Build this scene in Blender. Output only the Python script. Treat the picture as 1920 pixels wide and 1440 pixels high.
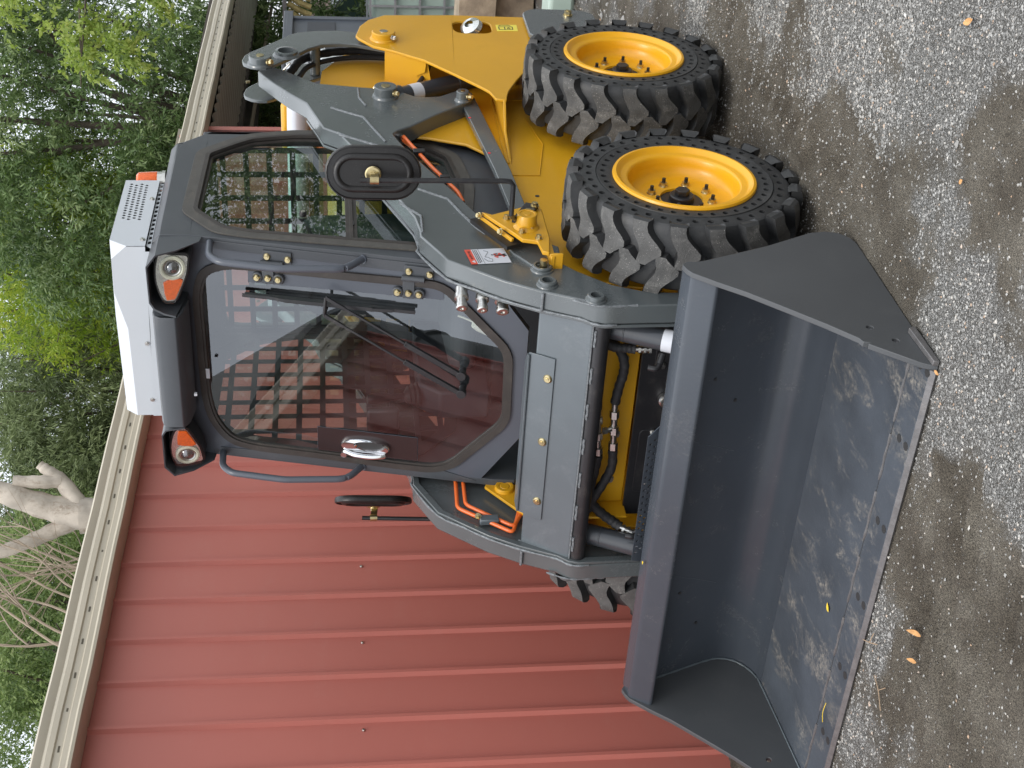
import bpy, math, random
import numpy as np
from mathutils import Vector, Matrix
from mathutils.geometry import tessellate_polygon

# ------------------------------------------------------------------ camera, sky, sun, exposure
for o in list(bpy.data.objects): bpy.data.objects.remove(o)
SC = bpy.context.scene
C = SC.collection
R = math.radians
CAM = Vector((4.129, 2.747, 1.545))
yaw, pitch, roll = 3.7313, -0.1267, -0.0130
Fw = Vector((math.cos(yaw)*math.cos(pitch), math.sin(yaw)*math.cos(pitch), math.sin(pitch)))
R0 = Vector((math.sin(yaw), -math.cos(yaw), 0)); U0 = R0.cross(Fw)
Rt = R0*math.cos(roll)+U0*math.sin(roll); Up = -R0*math.sin(roll)+U0*math.cos(roll)
cam_d = bpy.data.cameras.new('camera'); cam = bpy.data.objects.new('camera', cam_d); C.objects.link(cam)
# the photographer held the phone upright but the file is stored lying on its side: the camera is rolled a quarter turn
m = Matrix((-Up, Rt, -Fw)).transposed().to_4x4(); m.translation = CAM
cam.matrix_world = m
cam_d.sensor_width = 36; cam_d.lens = 36*2645.1/1920; cam_d.clip_start = 0.05; cam_d.clip_end = 400
SC.camera = cam

W = bpy.data.worlds.new('World'); SC.world = W; W.use_nodes = True
nt = W.node_tree; nt.nodes.clear()
SUN_EL, SUN_AZ = R(58), R(20)
sky = nt.nodes.new('ShaderNodeTexSky'); sky.sky_type = 'NISHITA'; sky.sun_disc = False
sky.sun_elevation = SUN_EL; sky.sun_rotation = R(90)-SUN_AZ; sky.dust_density = 3.0; sky.ozone_density = 1.0
b1 = nt.nodes.new('ShaderNodeBackground'); b1.inputs[1].default_value = 0.05
nt.links.new(sky.outputs[0], b1.inputs[0])
# an even layer of white cloud, brighter towards the zenith as overcast skies are
b2 = nt.nodes.new('ShaderNodeBackground'); b2.inputs[0].default_value = (0.93, 0.96, 1.0, 1)
tc = nt.nodes.new('ShaderNodeTexCoord'); sp = nt.nodes.new('ShaderNodeSeparateXYZ')
mr = nt.nodes.new('ShaderNodeMapRange'); mr.inputs[1].default_value = 0.0; mr.inputs[2].default_value = 1.0
mr.inputs[3].default_value = 0.95; mr.inputs[4].default_value = 2.0
nt.links.new(tc.outputs['Generated'], sp.inputs[0]); nt.links.new(sp.outputs[2], mr.inputs[0]); nt.links.new(mr.outputs[0], b2.inputs[1])
ad = nt.nodes.new('ShaderNodeAddShader'); wo = nt.nodes.new('ShaderNodeOutputWorld')
nt.links.new(b1.outputs[0], ad.inputs[0]); nt.links.new(b2.outputs[0], ad.inputs[1]); nt.links.new(ad.outputs[0], wo.inputs[0])

sl = bpy.data.lights.new('sun', 'SUN'); sl.energy = 1.3; sl.angle = R(22); sl.color = (1.0, 0.965, 0.90)
so = bpy.data.objects.new('sun', sl); C.objects.link(so)
sdir = Vector((math.cos(SUN_EL)*math.cos(SUN_AZ), math.cos(SUN_EL)*math.sin(SUN_AZ), math.sin(SUN_EL)))
so.rotation_euler = sdir.to_track_quat('Z', 'Y').to_euler(); so.location = (6, 4, 9)
vs = SC.view_settings; vs.view_transform = 'Standard'; vs.look = 'None'; vs.exposure = 0.0; vs.gamma = 1.0
vs.use_curve_mapping = False
SC.cycles.max_bounces = 10; SC.cycles.transparent_max_bounces = 16

# ------------------------------------------------------------------ materials
def mat(name, col, rough=0.5, metal=0.0, spec=0.5, var=0.0, vscale=6.0, dust=0.0, dcol=(0.30,0.265,0.215), dscale=3.0,
        bump=0.0, bscale=60.0, streak=None, coat=0.0, emit=0.0, updust=0.0, spots=0.0):
    m = bpy.data.materials.new(name); m.use_nodes = True; n = m.node_tree; L = n.links
    p = n.nodes['Principled BSDF']
    p.inputs['Roughness'].default_value = rough; p.inputs['Metallic'].default_value = metal
    p.inputs['Specular IOR Level'].default_value = spec; p.inputs['Coat Weight'].default_value = coat
    p.inputs['Coat Roughness'].default_value = 0.15
    p.inputs['Base Color'].default_value = (*col, 1)
    if not (var or dust or bump or updust or spots): return m
    tcn = n.nodes.new('ShaderNodeTexCoord'); geo = n.nodes.new('ShaderNodeNewGeometry')
    pos = geo.outputs['Position']
    def noise(scale, detail=4, ro=0.55, vec=None, dist=0.0):
        q = n.nodes.new('ShaderNodeTexNoise'); q.inputs['Scale'].default_value = scale; q.inputs['Detail'].default_value = detail
        q.inputs['Roughness'].default_value = ro; q.inputs['Distortion'].default_value = dist
        L.new(vec or pos, q.inputs['Vector']); return q.outputs['Fac']
    def ramp(src, a, b, va=0.0, vb=1.0):
        q = n.nodes.new('ShaderNodeMapRange'); q.inputs[1].default_value = a; q.inputs[2].default_value = b
        q.inputs[3].default_value = va; q.inputs[4].default_value = vb; L.new(src, q.inputs[0]); return q.outputs[0]
    def mix(fac, a, b, mode='MIX'):
        q = n.nodes.new('ShaderNodeMix'); q.data_type = 'RGBA'; q.blend_type = mode
        if isinstance(fac, float): q.inputs[0].default_value = fac
        else: L.new(fac, q.inputs[0])
        for i, v in ((6, a), (7, b)):
            if isinstance(v, tuple): q.inputs[i].default_value = (*v, 1)
            else: L.new(v, q.inputs[i])
        return q.outputs[2]
    def mul(a, b):
        q = n.nodes.new('ShaderNodeMath'); q.operation = 'MULTIPLY'
        for i, v in ((0, a), (1, b)):
            if isinstance(v, float): q.inputs[i].default_value = v
            else: L.new(v, q.inputs[i])
        return q.outputs[0]
    cur = tuple(col)
    if var:
        cur = mix(ramp(noise(vscale, 5), 0.3, 0.7), tuple(c*(1-var) for c in col), tuple(min(1, c*(1+var)) for c in col))
    rsrc = None
    if dust:
        vec = None
        if streak:
            mp = n.nodes.new('ShaderNodeMapping'); mp.inputs['Scale'].default_value = streak[:3]
            if len(streak) > 3: mp.inputs['Rotation'].default_value = (0, 0, streak[3])
            L.new(pos, mp.inputs['Vector']); vec = mp.outputs[0]
        a = ramp(noise(dscale, 8, 0.68, vec, 0.6), 0.52, 0.74); b_ = ramp(noise(dscale*14, 4, 0.7), 0.38, 0.66)
        f = mul(mul(a, b_), dust); cur = mix(f, cur, dcol)
        fine = mul(ramp(noise(dscale*40, 3), 0.66, 0.74), dust*0.35); cur = mix(fine, cur, dcol); rsrc = f
    if updust:   # dust that has settled on what faces up
        sz = n.nodes.new('ShaderNodeSeparateXYZ'); L.new(geo.outputs['Normal'], sz.inputs[0])
        f = mul(mul(ramp(sz.outputs[2], 0.25, 1.0), ramp(noise(9, 5), 0.3, 0.6)), updust); cur = mix(f, cur, dcol)
    if spots:
        v = n.nodes.new('ShaderNodeTexVoronoi'); v.inputs['Scale'].default_value = 140; L.new(pos, v.inputs['Vector'])
        f = mul(mul(ramp(v.outputs['Distance'], 0.22, 0.12), ramp(noise(30, 3), 0.45, 0.6)), spots); cur = mix(f, cur, (0.42, 0.40, 0.37))
    if not isinstance(cur, tuple): L.new(cur, p.inputs['Base Color'])
    if rsrc is not None:
        rr = n.nodes.new('ShaderNodeMapRange'); rr.inputs[3].default_value = rough; rr.inputs[4].default_value = min(0.95, rough+0.5)
        L.new(rsrc, rr.inputs[0]); L.new(rr.outputs[0], p.inputs['Roughness'])
    if bump:
        bp_ = n.nodes.new('ShaderNodeBump'); bp_.inputs['Strength'].default_value = bump; bp_.inputs['Distance'].default_value = 0.004
        L.new(noise(bscale, 4, 0.6), bp_.inputs['Height']); L.new(bp_.outputs[0], p.inputs['Normal'])
    return m

YEL = mat('yellow_paint', (0.65, 0.335, 0.012), 0.34, var=0.06, vscale=2.5, dust=0.35, dscale=5, dcol=(0.45,0.29,0.08), bump=0.10, bscale=180, coat=0.15, updust=0.18)
YELR = mat('rim_paint', (0.80, 0.395, 0.008), 0.33, var=0.04, dust=0.25, dscale=9, dcol=(0.42,0.26,0.08), bump=0.06, bscale=120, coat=0.15)
GRY = mat('charcoal_paint', (0.090, 0.103, 0.106), 0.26, spec=0.8, coat=0.35, var=0.08, vscale=3, dust=0.16, dscale=4, dcol=(0.24,0.25,0.25), bump=0.12, bscale=160, updust=0.10)
GRYB = mat('crossmember_paint', (0.105, 0.125, 0.138), 0.30, spec=0.7, coat=0.2, var=0.08, vscale=4, dust=0.35, dscale=6, dcol=(0.28,0.29,0.30), bump=0.10, bscale=120)
CABM = mat('cab_paint', (0.060, 0.066, 0.074), 0.40, var=0.06, vscale=5, dust=0.25, dscale=8, dcol=(0.20,0.19,0.18), bump=0.08, bscale=220, updust=0.18)
CABP = mat('cab_post_paint', (0.085, 0.095, 0.115), 0.30, var=0.05, vscale=5, bump=0.05, bscale=160)
BLKP = mat('black_plastic', (0.012, 0.011, 0.011), 0.38, var=0.15, vscale=20, bump=0.10, bscale=300, spots=0.12)
RUBS = mat('seal_rubber', (0.040, 0.034, 0.030), 0.5, var=0.2, vscale=12, dust=0.3, dscale=12, dcol=(0.20,0.17,0.13), bump=0.1, bscale=200)
TRIM = mat('dusty_window_trim', (0.075, 0.070, 0.062), 0.55, var=0.15, vscale=15, dust=0.45, dscale=14, dcol=(0.26,0.22,0.17), streak=(1,1,3), bump=0.1, bscale=200)
BKT = mat('bucket_paint', (0.052, 0.061, 0.074), 0.25, var=0.08, vscale=3, dust=0.22, dscale=7, dcol=(0.22,0.20,0.17), bump=0.10, bscale=90)
BKTF = mat('bucket_floor_worn_paint', (0.066, 0.076, 0.090), 0.30, var=0.2, vscale=5, dust=1.25, dscale=5.5, dcol=(0.27,0.245,0.205), streak=(1.0,1.8,1.0,-0.5), bump=0.18, bscale=45)
BKTS = mat('bucket_side_paint', (0.068, 0.072, 0.076), 0.42, var=0.06, vscale=3, dust=0.12, dscale=6, dcol=(0.2,0.19,0.17), bump=0.08, bscale=140)
EDGE = mat('cut_steel_edge', (0.16, 0.155, 0.155), 0.42, metal=0.4, var=0.2, vscale=30, dust=0.5, dscale=20, dcol=(0.30,0.24,0.20), bump=0.2, bscale=90)
WELD = mat('weld_bead', (0.19, 0.205, 0.215), 0.42, metal=0.3, var=0.35, vscale=90, bump=0.6, bscale=260)
RUB = mat('tyre_rubber', (0.034, 0.035, 0.036), 0.48, var=0.25, vscale=15, dust=0.5, dscale=10, dcol=(0.13,0.125,0.115), bump=0.2, bscale=120)
LUG = mat('tyre_lug_dusty', (0.085, 0.084, 0.081), 0.68, var=0.3, vscale=18, dust=1.2, dscale=11, dcol=(0.27,0.262,0.245), bump=0.8, bscale=230, spots=0.8)
BLK = mat('black_steel', (0.02, 0.02, 0.022), 0.38, var=0.1, vscale=12, dust=0.2, dscale=12, bump=0.08)
HOSE = mat('black_hose_sleeve', (0.02, 0.02, 0.022), 0.62, var=0.3, vscale=30, dust=0.15, dscale=20, bump=0.7, bscale=160)
CYL = mat('cylinder_paint', (0.045, 0.050, 0.058), 0.28, var=0.06, bump=0.05, bscale=60, updust=0.12)
CHR = mat('chrome', (0.75, 0.75, 0.76), 0.10, metal=1.0, var=0.02)
ZIN = mat('zinc_steel', (0.62, 0.61, 0.58), 0.28, metal=1.0, var=0.12, vscale=80)
BRS = mat('yellow_zinc_bolt', (0.60, 0.50, 0.28), 0.30, metal=1.0, var=0.15, vscale=60)
ORG = mat('orange_pipe_paint', (0.80, 0.155, 0.03), 0.35, var=0.05, coat=0.2)
AMB = mat('amber_lens', (0.85, 0.14, 0.015), 0.12, var=0.15, vscale=160, coat=0.6, bump=0.3, bscale=300)
WHT = mat('white_housing', (0.57, 0.60, 0.63), 0.38, var=0.02, vscale=4, dust=0.10, dscale=8, dcol=(0.45,0.44,0.42), bump=0.05, bscale=200)
LENS = mat('lamp_reflector', (0.72, 0.73, 0.70), 0.16, metal=0.8, var=0.15, vscale=60)
RING = mat('lamp_ring', (0.70, 0.71, 0.56), 0.3, var=0.05)
BULB = mat('lamp_projector', (0.25, 0.26, 0.27), 0.08, metal=0.9)
STKR = mat('red_sticker', (0.72, 0.10, 0.06), 0.35)
STKW = mat('white_sticker', (0.62, 0.64, 0.68), 0.35)
STKY = mat('yellow_sticker', (0.85, 0.72, 0.10), 0.4)
INK = mat('sticker_ink', (0.03, 0.03, 0.03), 0.5)
INKR = mat('sticker_red_ink', (0.6, 0.07, 0.04), 0.5)
REDP = mat('red_touch_paint', (0.75, 0.03, 0.05), 0.4)
SEAT = mat('seat_vinyl', (0.055, 0.062, 0.066), 0.6, var=0.1, bump=0.2, bscale=80)
INTR = mat('cab_interior', (0.035, 0.037, 0.042), 0.6, var=0.1, bump=0.2, bscale=60)
GRID = mat('guard_mesh', (0.030, 0.034, 0.036), 0.5)
WALL = mat('red_cladding_paint', (0.475, 0.148, 0.116), 0.50, var=0.05, vscale=0.8, dust=0.14, dscale=1.6, dcol=(0.50,0.28,0.23), streak=(1,1,6), bump=0.04, bscale=30)
GUT = mat('cream_gutter_paint', (0.50, 0.445, 0.345), 0.40, var=0.05, vscale=2, dust=0.22, dscale=4, dcol=(0.30,0.25,0.18), bump=0.05, bscale=40)
ROOFS = mat('roof_sheet', (0.34, 0.32, 0.27), 0.5, var=0.1, vscale=3, dust=0.2, dscale=3)
BEAM = mat('old_dark_timber', (0.050, 0.040, 0.032), 0.8, var=0.3, vscale=7, bump=0.5, bscale=40, dust=0.3, dscale=5, dcol=(0.12,0.10,0.08), streak=(1,8,8))
TIMB = mat('weathered_timber', (0.34, 0.28, 0.20), 0.85, var=0.35, vscale=9, dust=0.6, dscale=7, dcol=(0.16,0.13,0.10), streak=(6,1,1), bump=0.9, bscale=40)
TANK = mat('tank_plastic', (0.50, 0.62, 0.55), 0.35, var=0.10, vscale=3)
GALV = mat('galvanised_tube', (0.50, 0.52, 0.54), 0.38, metal=0.6, var=0.1, vscale=20)
BIN = mat('grey_bin_plastic', (0.085, 0.097, 0.115), 0.42, var=0.08, vscale=4, bump=0.05)
PINK = mat('pink_render_wall', (0.45, 0.36, 0.32), 0.85, var=0.05, vscale=4, bump=0.2, bscale=60)
LATT = mat('yellowed_rope', (0.45, 0.36, 0.15), 0.6, var=0.3, vscale=30)
SILV = mat('silver_paint', (0.55, 0.57, 0.60), 0.28, metal=0.3, var=0.03)
LEAFY = mat('yellow_leaf', (0.75, 0.52, 0.03), 0.55, var=0.1, vscale=60)
LEAFB = mat('tan_dry_leaf', (0.58, 0.31, 0.12), 0.65, var=0.25, vscale=60)
TWIG = mat('dry_twig', (0.36, 0.26, 0.17), 0.8, var=0.2, vscale=60)
BARK = mat('brown_bark', (0.10, 0.080, 0.062), 0.9, var=0.35, vscale=8, bump=0.8, bscale=30)
BARKE = mat('pale_gum_bark', (0.47, 0.42, 0.36), 0.8, var=0.32, vscale=4.5, dust=1.6, dscale=2.6, dcol=(0.24,0.18,0.13), streak=(2.5,2.5,.8), bump=1.0, bscale=16)
BARKT = mat('bare_branch_bark', (0.30, 0.24, 0.18), 0.85, var=0.2, vscale=5)

def glass(name, tint, refl=1.0, rough=0.0, body=0.0):
    m = bpy.data.materials.new(name); m.use_nodes = True; n = m.node_tree; n.nodes.clear(); L = n.links
    o = n.nodes.new('ShaderNodeOutputMaterial'); t = n.nodes.new('ShaderNodeBsdfTransparent'); t.inputs[0].default_value = (*tint, 1)
    g = n.nodes.new('ShaderNodeBsdfGlossy'); g.inputs['Roughness'].default_value = rough; g.inputs[0].default_value = (0.93, 0.96, 1, 1)
    gg = n.nodes.new('ShaderNodeNewGeometry'); dt = n.nodes.new('ShaderNodeVectorMath'); dt.operation = 'DOT_PRODUCT'
    L.new(gg.outputs['Incoming'], dt.inputs[0]); L.new(gg.outputs['Normal'], dt.inputs[1])
    def mt(op, a, b=None):
        k = n.nodes.new('ShaderNodeMath'); k.operation = op
        for i, v in ((0, a), (1, b)):
            if v is None: continue
            if isinstance(v, float): k.inputs[i].default_value = v
            else: L.new(v, k.inputs[i])
        return k.outputs[0]
    sch = mt('POWER', mt('SUBTRACT', 1.0, mt('ABSOLUTE', dt.outputs['Value'])), 5.0)     # Schlick, the same from either face of the pane
    q = n.nodes.new('ShaderNodeMath'); q.operation = 'MULTIPLY'; q.inputs[1].default_value = refl; q.use_clamp = True
    L.new(mt('ADD', mt('MULTIPLY', sch, 0.957), 0.043), q.inputs[0]); x = n.nodes.new('ShaderNodeMixShader'); L.new(q.outputs[0], x.inputs[0])
    if body:
        d = n.nodes.new('ShaderNodeBsdfDiffuse'); d.inputs[0].default_value = (0.5, 0.5, 0.48, 1)
        nz = n.nodes.new('ShaderNodeTexNoise'); nz.inputs['Scale'].default_value = 7; nz.inputs['Detail'].default_value = 6
        r_ = n.nodes.new('ShaderNodeMapRange'); r_.inputs[1].default_value = 0.45; r_.inputs[2].default_value = 0.75; r_.inputs[4].default_value = body
        ge = n.nodes.new('ShaderNodeNewGeometry'); L.new(ge.outputs['Position'], nz.inputs['Vector'])
        L.new(nz.outputs['Fac'], r_.inputs[0]); y = n.nodes.new('ShaderNodeMixShader'); L.new(r_.outputs[0], y.inputs[0])
        L.new(t.outputs[0], y.inputs[1]); L.new(d.outputs[0], y.inputs[2]); L.new(y.outputs[0], x.inputs[1])
    else: L.new(t.outputs[0], x.inputs[1])
    L.new(g.outputs[0], x.inputs[2]); L.new(x.outputs[0], o.inputs[0]); return m
GLF = glass('door_glass', (0.80, 0.82, 0.84), 3.3, body=0.05)
GLS = glass('green_window_glass', (0.60, 0.76, 0.68), 2.0, body=0.04)
GLL = glass('clear_lamp_cover', (0.97, 0.97, 0.97), 1.3)

# ------------------------------------------------------------------ mesh builder
class MB:
    def __init__(s): s.v = []; s.f = []; s.m = []; s.cur = 0
    def add(s, vs, fs):
        b = len(s.v); s.v += [tuple(v) for v in vs]; s.f += [tuple(b+i for i in f) for f in fs]; s.m += [s.cur]*len(fs)
    def mi(s, i): s.cur = i; return s
    def box(s, x0, x1, y0, y1, z0, z1):
        s.add([(x0,y0,z0),(x1,y0,z0),(x1,y1,z0),(x0,y1,z0),(x0,y0,z1),(x1,y0,z1),(x1,y1,z1),(x0,y1,z1)],
              [(0,3,2,1),(4,5,6,7),(0,1,5,4),(1,2,6,5),(2,3,7,6),(3,0,4,7)]); return s
    def bar(s, a, b, w, h, up=(0,0,1)):
        a = Vector(a); b = Vector(b); d = (b-a).normalized(); u = Vector(up); x = d.cross(u).normalized()*w/2; y = x.cross(d).normalized()*h/2
        c = [a-x-y, a+x-y, a+x+y, a-x+y, b-x-y, b+x-y, b+x+y, b-x+y]
        s.add(c, [(0,1,2,3),(4,7,6,5),(0,4,5,1),(1,5,6,2),(2,6,7,3),(3,7,4,0)]); return s
    def prism(s, poly, fn, o0, o1, holes=()):
        loops = [list(poly)]+[list(h) for h in holes]
        flat = [p for l in loops for p in l]; n = len(flat)
        tris = tessellate_polygon([[Vector((p[0], p[1], 0)) for p in l] for l in loops])
        vs = [fn(p[0], p[1], o0) for p in flat]+[fn(p[0], p[1], o1) for p in flat]
        if len(loops) == 1 and convex(loops[0]): fs = [tuple(range(n)), tuple(range(2*n-1, n-1, -1))]
        else: fs = [tuple(t) for t in tris]+[tuple(i+n for i in reversed(t)) for t in tris]
        b = 0
        for l in loops:
            k = len(l)
            for i in range(k): j = (i+1) % k; fs.append((b+i, b+j, b+j+n, b+i+n))
            b += k
        s.add(vs, fs); return s
    def tube(s, path, r, n=10, caps=True):
        P = [Vector(p) for p in path]; k = len(P)
        rs = r if isinstance(r, (list, tuple)) else [r]*k
        T = [(P[min(i+1, k-1)]-P[max(i-1, 0)]).normalized() for i in range(k)]
        u = T[0].orthogonal().normalized(); vs = []
        for i in range(k):
            u = (u-T[i]*u.dot(T[i])).normalized(); w = T[i].cross(u)
            vs += [P[i]+(u*math.cos(2*math.pi*j/n)+w*math.sin(2*math.pi*j/n))*rs[i] for j in range(n)]
        fs = [(i*n+j, i*n+(j+1) % n, (i+1)*n+(j+1) % n, (i+1)*n+j) for i in range(k-1) for j in range(n)]
        if caps: fs += [tuple(range(n-1, -1, -1)), tuple((k-1)*n+j for j in range(n))]
        s.add(vs, fs); return s
    def lathe(s, prof, o=(0,0,0), ax=(0,1,0), n=24, closed=False, a0=0.0):
        o = Vector(o); a = Vector(ax).normalized(); u = a.orthogonal().normalized(); w = a.cross(u); vs = []; k = len(prof)
        for (r_, h) in prof: vs += [o+a*h+(u*math.cos(a0+2*math.pi*j/n)+w*math.sin(a0+2*math.pi*j/n))*r_ for j in range(n)]
        fs = [(i*n+j, i*n+(j+1) % n, ((i+1) % k)*n+(j+1) % n, ((i+1) % k)*n+j) for i in range(k if closed else k-1) for j in range(n)]
        s.add(vs, fs); return s
    def cyl(s, a, b, r, n=20, r2=None): return s.tube([a, b], [r, r2 if r2 is not None else r], n)
    def hexa(s, a, d, r, h): a = Vector(a); return s.tube([a, a+Vector(d).normalized()*h], r, 6)
    def bolt(s, a, d, r, h=None):
        a = Vector(a); d = Vector(d).normalized(); h = h or r*0.9
        s.tube([a, a+d*h*0.25], r*1.35, 16); s.tube([a+d*h*0.2, a+d*h], r, 6); s.tube([a+d*h*0.9, a+d*h*1.1], r*0.5, 8); return s
    def mirror(s):
        q = MB(); q.v = [(x, -y, z) for x, y, z in s.v]; q.f = [tuple(reversed(f)) for f in s.f]; q.m = list(s.m); return q
    def pieces(s):     # loose islands that lie far apart, each to become an object of its own
        n = len(s.v); up = list(range(n))
        def find(a):
            while up[a] != a: up[a] = up[up[a]]; a = up[a]
            return a
        for f in s.f:
            a = find(f[0])
            for b in f[1:]: up[find(b)] = a
        roots = {}; P = np.array(s.v, float)
        for i in range(n): roots.setdefault(find(i), []).append(i)
        if len(roots) == 1 or len(roots) > 400: return [s]
        ks = list(roots); lo = np.array([P[roots[k]].min(0) for k in ks]); hi = np.array([P[roots[k]].max(0) for k in ks]); sz = np.linalg.norm(hi-lo, axis=1)
        g = list(range(len(ks)))
        def gf(a):
            while g[a] != a: a = g[a]
            return a
        for i in range(len(ks)):
            gap = np.linalg.norm(np.maximum(0, np.maximum(lo-hi[i], lo[i]-hi)), axis=1)
            for j in np.nonzero(gap < .45*np.maximum(sz, sz[i]))[0]: g[gf(int(j))] = gf(i)
        grp = {}
        for i, k in enumerate(ks): grp.setdefault(gf(i), set()).update(roots[k])
        if len(grp) == 1: return [s]
        out = []
        for st in grp.values():
            q = MB(); mp = {}
            for v in sorted(st): mp[v] = len(q.v); q.v.append(s.v[v])
            for f, m_ in zip(s.f, s.m):
                if f[0] in st: q.f.append(tuple(mp[i] for i in f)); q.m.append(m_)
            out.append(q)
        return out
    def build(s, name, mats, parent=None, bevel=0.0, seg=2, ang=35, label=None, whole=False):
        if not whole:
            ps = s.pieces()
            if len(ps) > 1 and len(ps) < 40:
                os_ = [q.build(name, mats, parent, bevel, seg, ang, label, True) for q in ps]
                return os_[0]
        me = bpy.data.meshes.new(name); me.from_pydata(s.v, [], s.f)
        mats = mats if isinstance(mats, (list, tuple)) else [mats]
        for x in mats: me.materials.append(x)
        me.polygons.foreach_set('material_index', s.m)
        me.polygons.foreach_set('use_smooth', [True]*len(s.f))
        me.update(); fixn(me); me.set_sharp_from_angle(angle=R(ang))
        o = bpy.data.objects.new(name, me); C.objects.link(o); attach(o, parent)
        if bevel:
            bv = o.modifiers.new('bevel', 'BEVEL'); bv.width = bevel; bv.segments = seg; bv.limit_method = 'ANGLE'; bv.angle_limit = R(40)
            bv.harden_normals = False; bv.use_clamp_overlap = True
        if label: o['label'] = label
        return o
import bmesh
def fixn(me):
    bm = bmesh.new(); bm.from_mesh(me); bmesh.ops.recalc_face_normals(bm, faces=bm.faces); bm.to_mesh(me); bm.free()
def convex(l):
    s_ = 0; n = len(l)
    for i in range(n):
        a, b, c = l[i], l[(i+1) % n], l[(i+2) % n]
        z = (b[0]-a[0])*(c[1]-b[1])-(b[1]-a[1])*(c[0]-b[0])
        if abs(z) < 1e-9: continue
        if s_ == 0: s_ = 1 if z > 0 else -1
        elif (z > 0) != (s_ > 0): return False
    return True
WLOC = {}
def attach(o, parent):
    if parent is None: return
    o.parent = parent
    loc = Vector((0,0,0)); q = parent
    while q is not None: loc += q.location; q = q.parent
    o.location = -loc if not parent.get('_local') else (0,0,0)
def tag(o, label=None, cat=None, group=None, kind=None):
    if label: o['label'] = label
    if cat: o['category'] = cat
    if group: o['group'] = group
    if kind: o['kind'] = kind
    return o
def thing(name, loc, label, cat, group=None):
    o = bpy.data.objects.new(name, None); C.objects.link(o); o.location = loc; o.empty_display_size = 0.2
    return tag(o, label, cat, group)
def copy_tree(o, parent=None):
    c = o.copy(); C.objects.link(c)
    if parent is not None: c.parent = parent
    for ch in list(o.children): copy_tree(ch, c)
    return c
fy = lambda u, v, o: (u, o, v)        # (x,z) outline pushed along y
fx = lambda u, v, o: (o, u, v)        # (y,z) outline pushed along x
fz = lambda u, v, o: (u, v, o)        # (x,y) outline pushed along z
def dp(y, z, o=0.0): return Vector((-0.0935-0.224*(z-1.435)+0.9758*o, y, z+0.2186*o))   # the sloping door plane
fd = lambda u, v, o: tuple(dp(u, v, o))
def rnd(poly, r, n=4):
    out = []; k = len(poly)
    for i in range(k):
        a = Vector(poly[i-1]); b = Vector(poly[i]); c = Vector(poly[(i+1) % k])
        d1 = (a-b); d2 = (c-b); rr = min(r, d1.length*0.45, d2.length*0.45); p0 = b+d1.normalized()*rr; p1 = b+d2.normalized()*rr
        for j in range(n+1): t = j/n; out.append(tuple(p0*(1-t)**2+b*2*t*(1-t)+p1*t*t))
    return out
def cat(path, n=6):
    P = [Vector(p) for p in path]; P = [P[0]*2-P[1]]+P+[P[-1]*2-P[-2]]; out = []
    for i in range(1, len(P)-2):
        for j in range(n):
            t = j/n; a, b, c, d = P[i-1:i+3]
            out.append(0.5*((2*b)+(c-a)*t+(2*a-5*b+4*c-d)*t*t+(3*b-a-3*c+d)*t**3))
    out.append(P[-2]); return out
def grow(poly, d):      # offset a polygon outwards (d>0)
    k = len(poly); ar = sum(poly[i-1][0]*poly[i][1]-poly[i][0]*poly[i-1][1] for i in range(k)); sg = 1 if ar > 0 else -1; out = []
    for i in range(k):
        a = Vector(poly[i-1]); b = Vector(poly[i]); c = Vector(poly[(i+1) % k])
        e1 = (b-a).normalized(); e2 = (c-b).normalized(); n1 = Vector((e1.y, -e1.x))*sg; n2 = Vector((e2.y, -e2.x))*sg
        h = (n1+n2); l = h.length; h = h/l if l > 1e-6 else n1; out.append(tuple(b+h*d/max(0.5, h.dot(n1))))
    return out
def circ(cx, cy, r, n=16): return [(cx+r*math.cos(2*math.pi*i/n), cy+r*math.sin(2*math.pi*i/n)) for i in range(n)]
# ================================================================== the skid steer loader
L0 = thing('skid_steer_loader', (-0.5, 0, 0), 'yellow and charcoal skid steer loader with glazed cab and wide bucket beside the red shed', 'loader')
H = math.hypot
# ---- chassis
side = [(-1.95,.30),(-1.86,.22),(.16,.22),(.235,.36),(.235,.60),(.05,.84),(-.30,.865),(-.72,.895),(-.82,.955),(-.90,1.02),(-.955,1.16),(-.99,1.30),(-1.20,1.46),(-1.50,1.58),(-1.64,1.572),(-1.83,1.481),(-1.935,1.262),(-1.95,.9)]
ch = MB()
for s in (1, -1):
    ch.prism(side, fy, s*.488, s*.500)
ch.prism([(-.486,-1.94),(.486,-1.94),(.486,.22),(-.486,.22)], lambda u,v,o: (v,u,o), .225, .240)
ch.box(.215,.230,-.487,.487,.24,.36)
ch.box(-1.945,-1.93,-.487,.487,.26,1.25)
chassis = ch.build('chassis', YEL, L0, bevel=.004)
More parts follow.
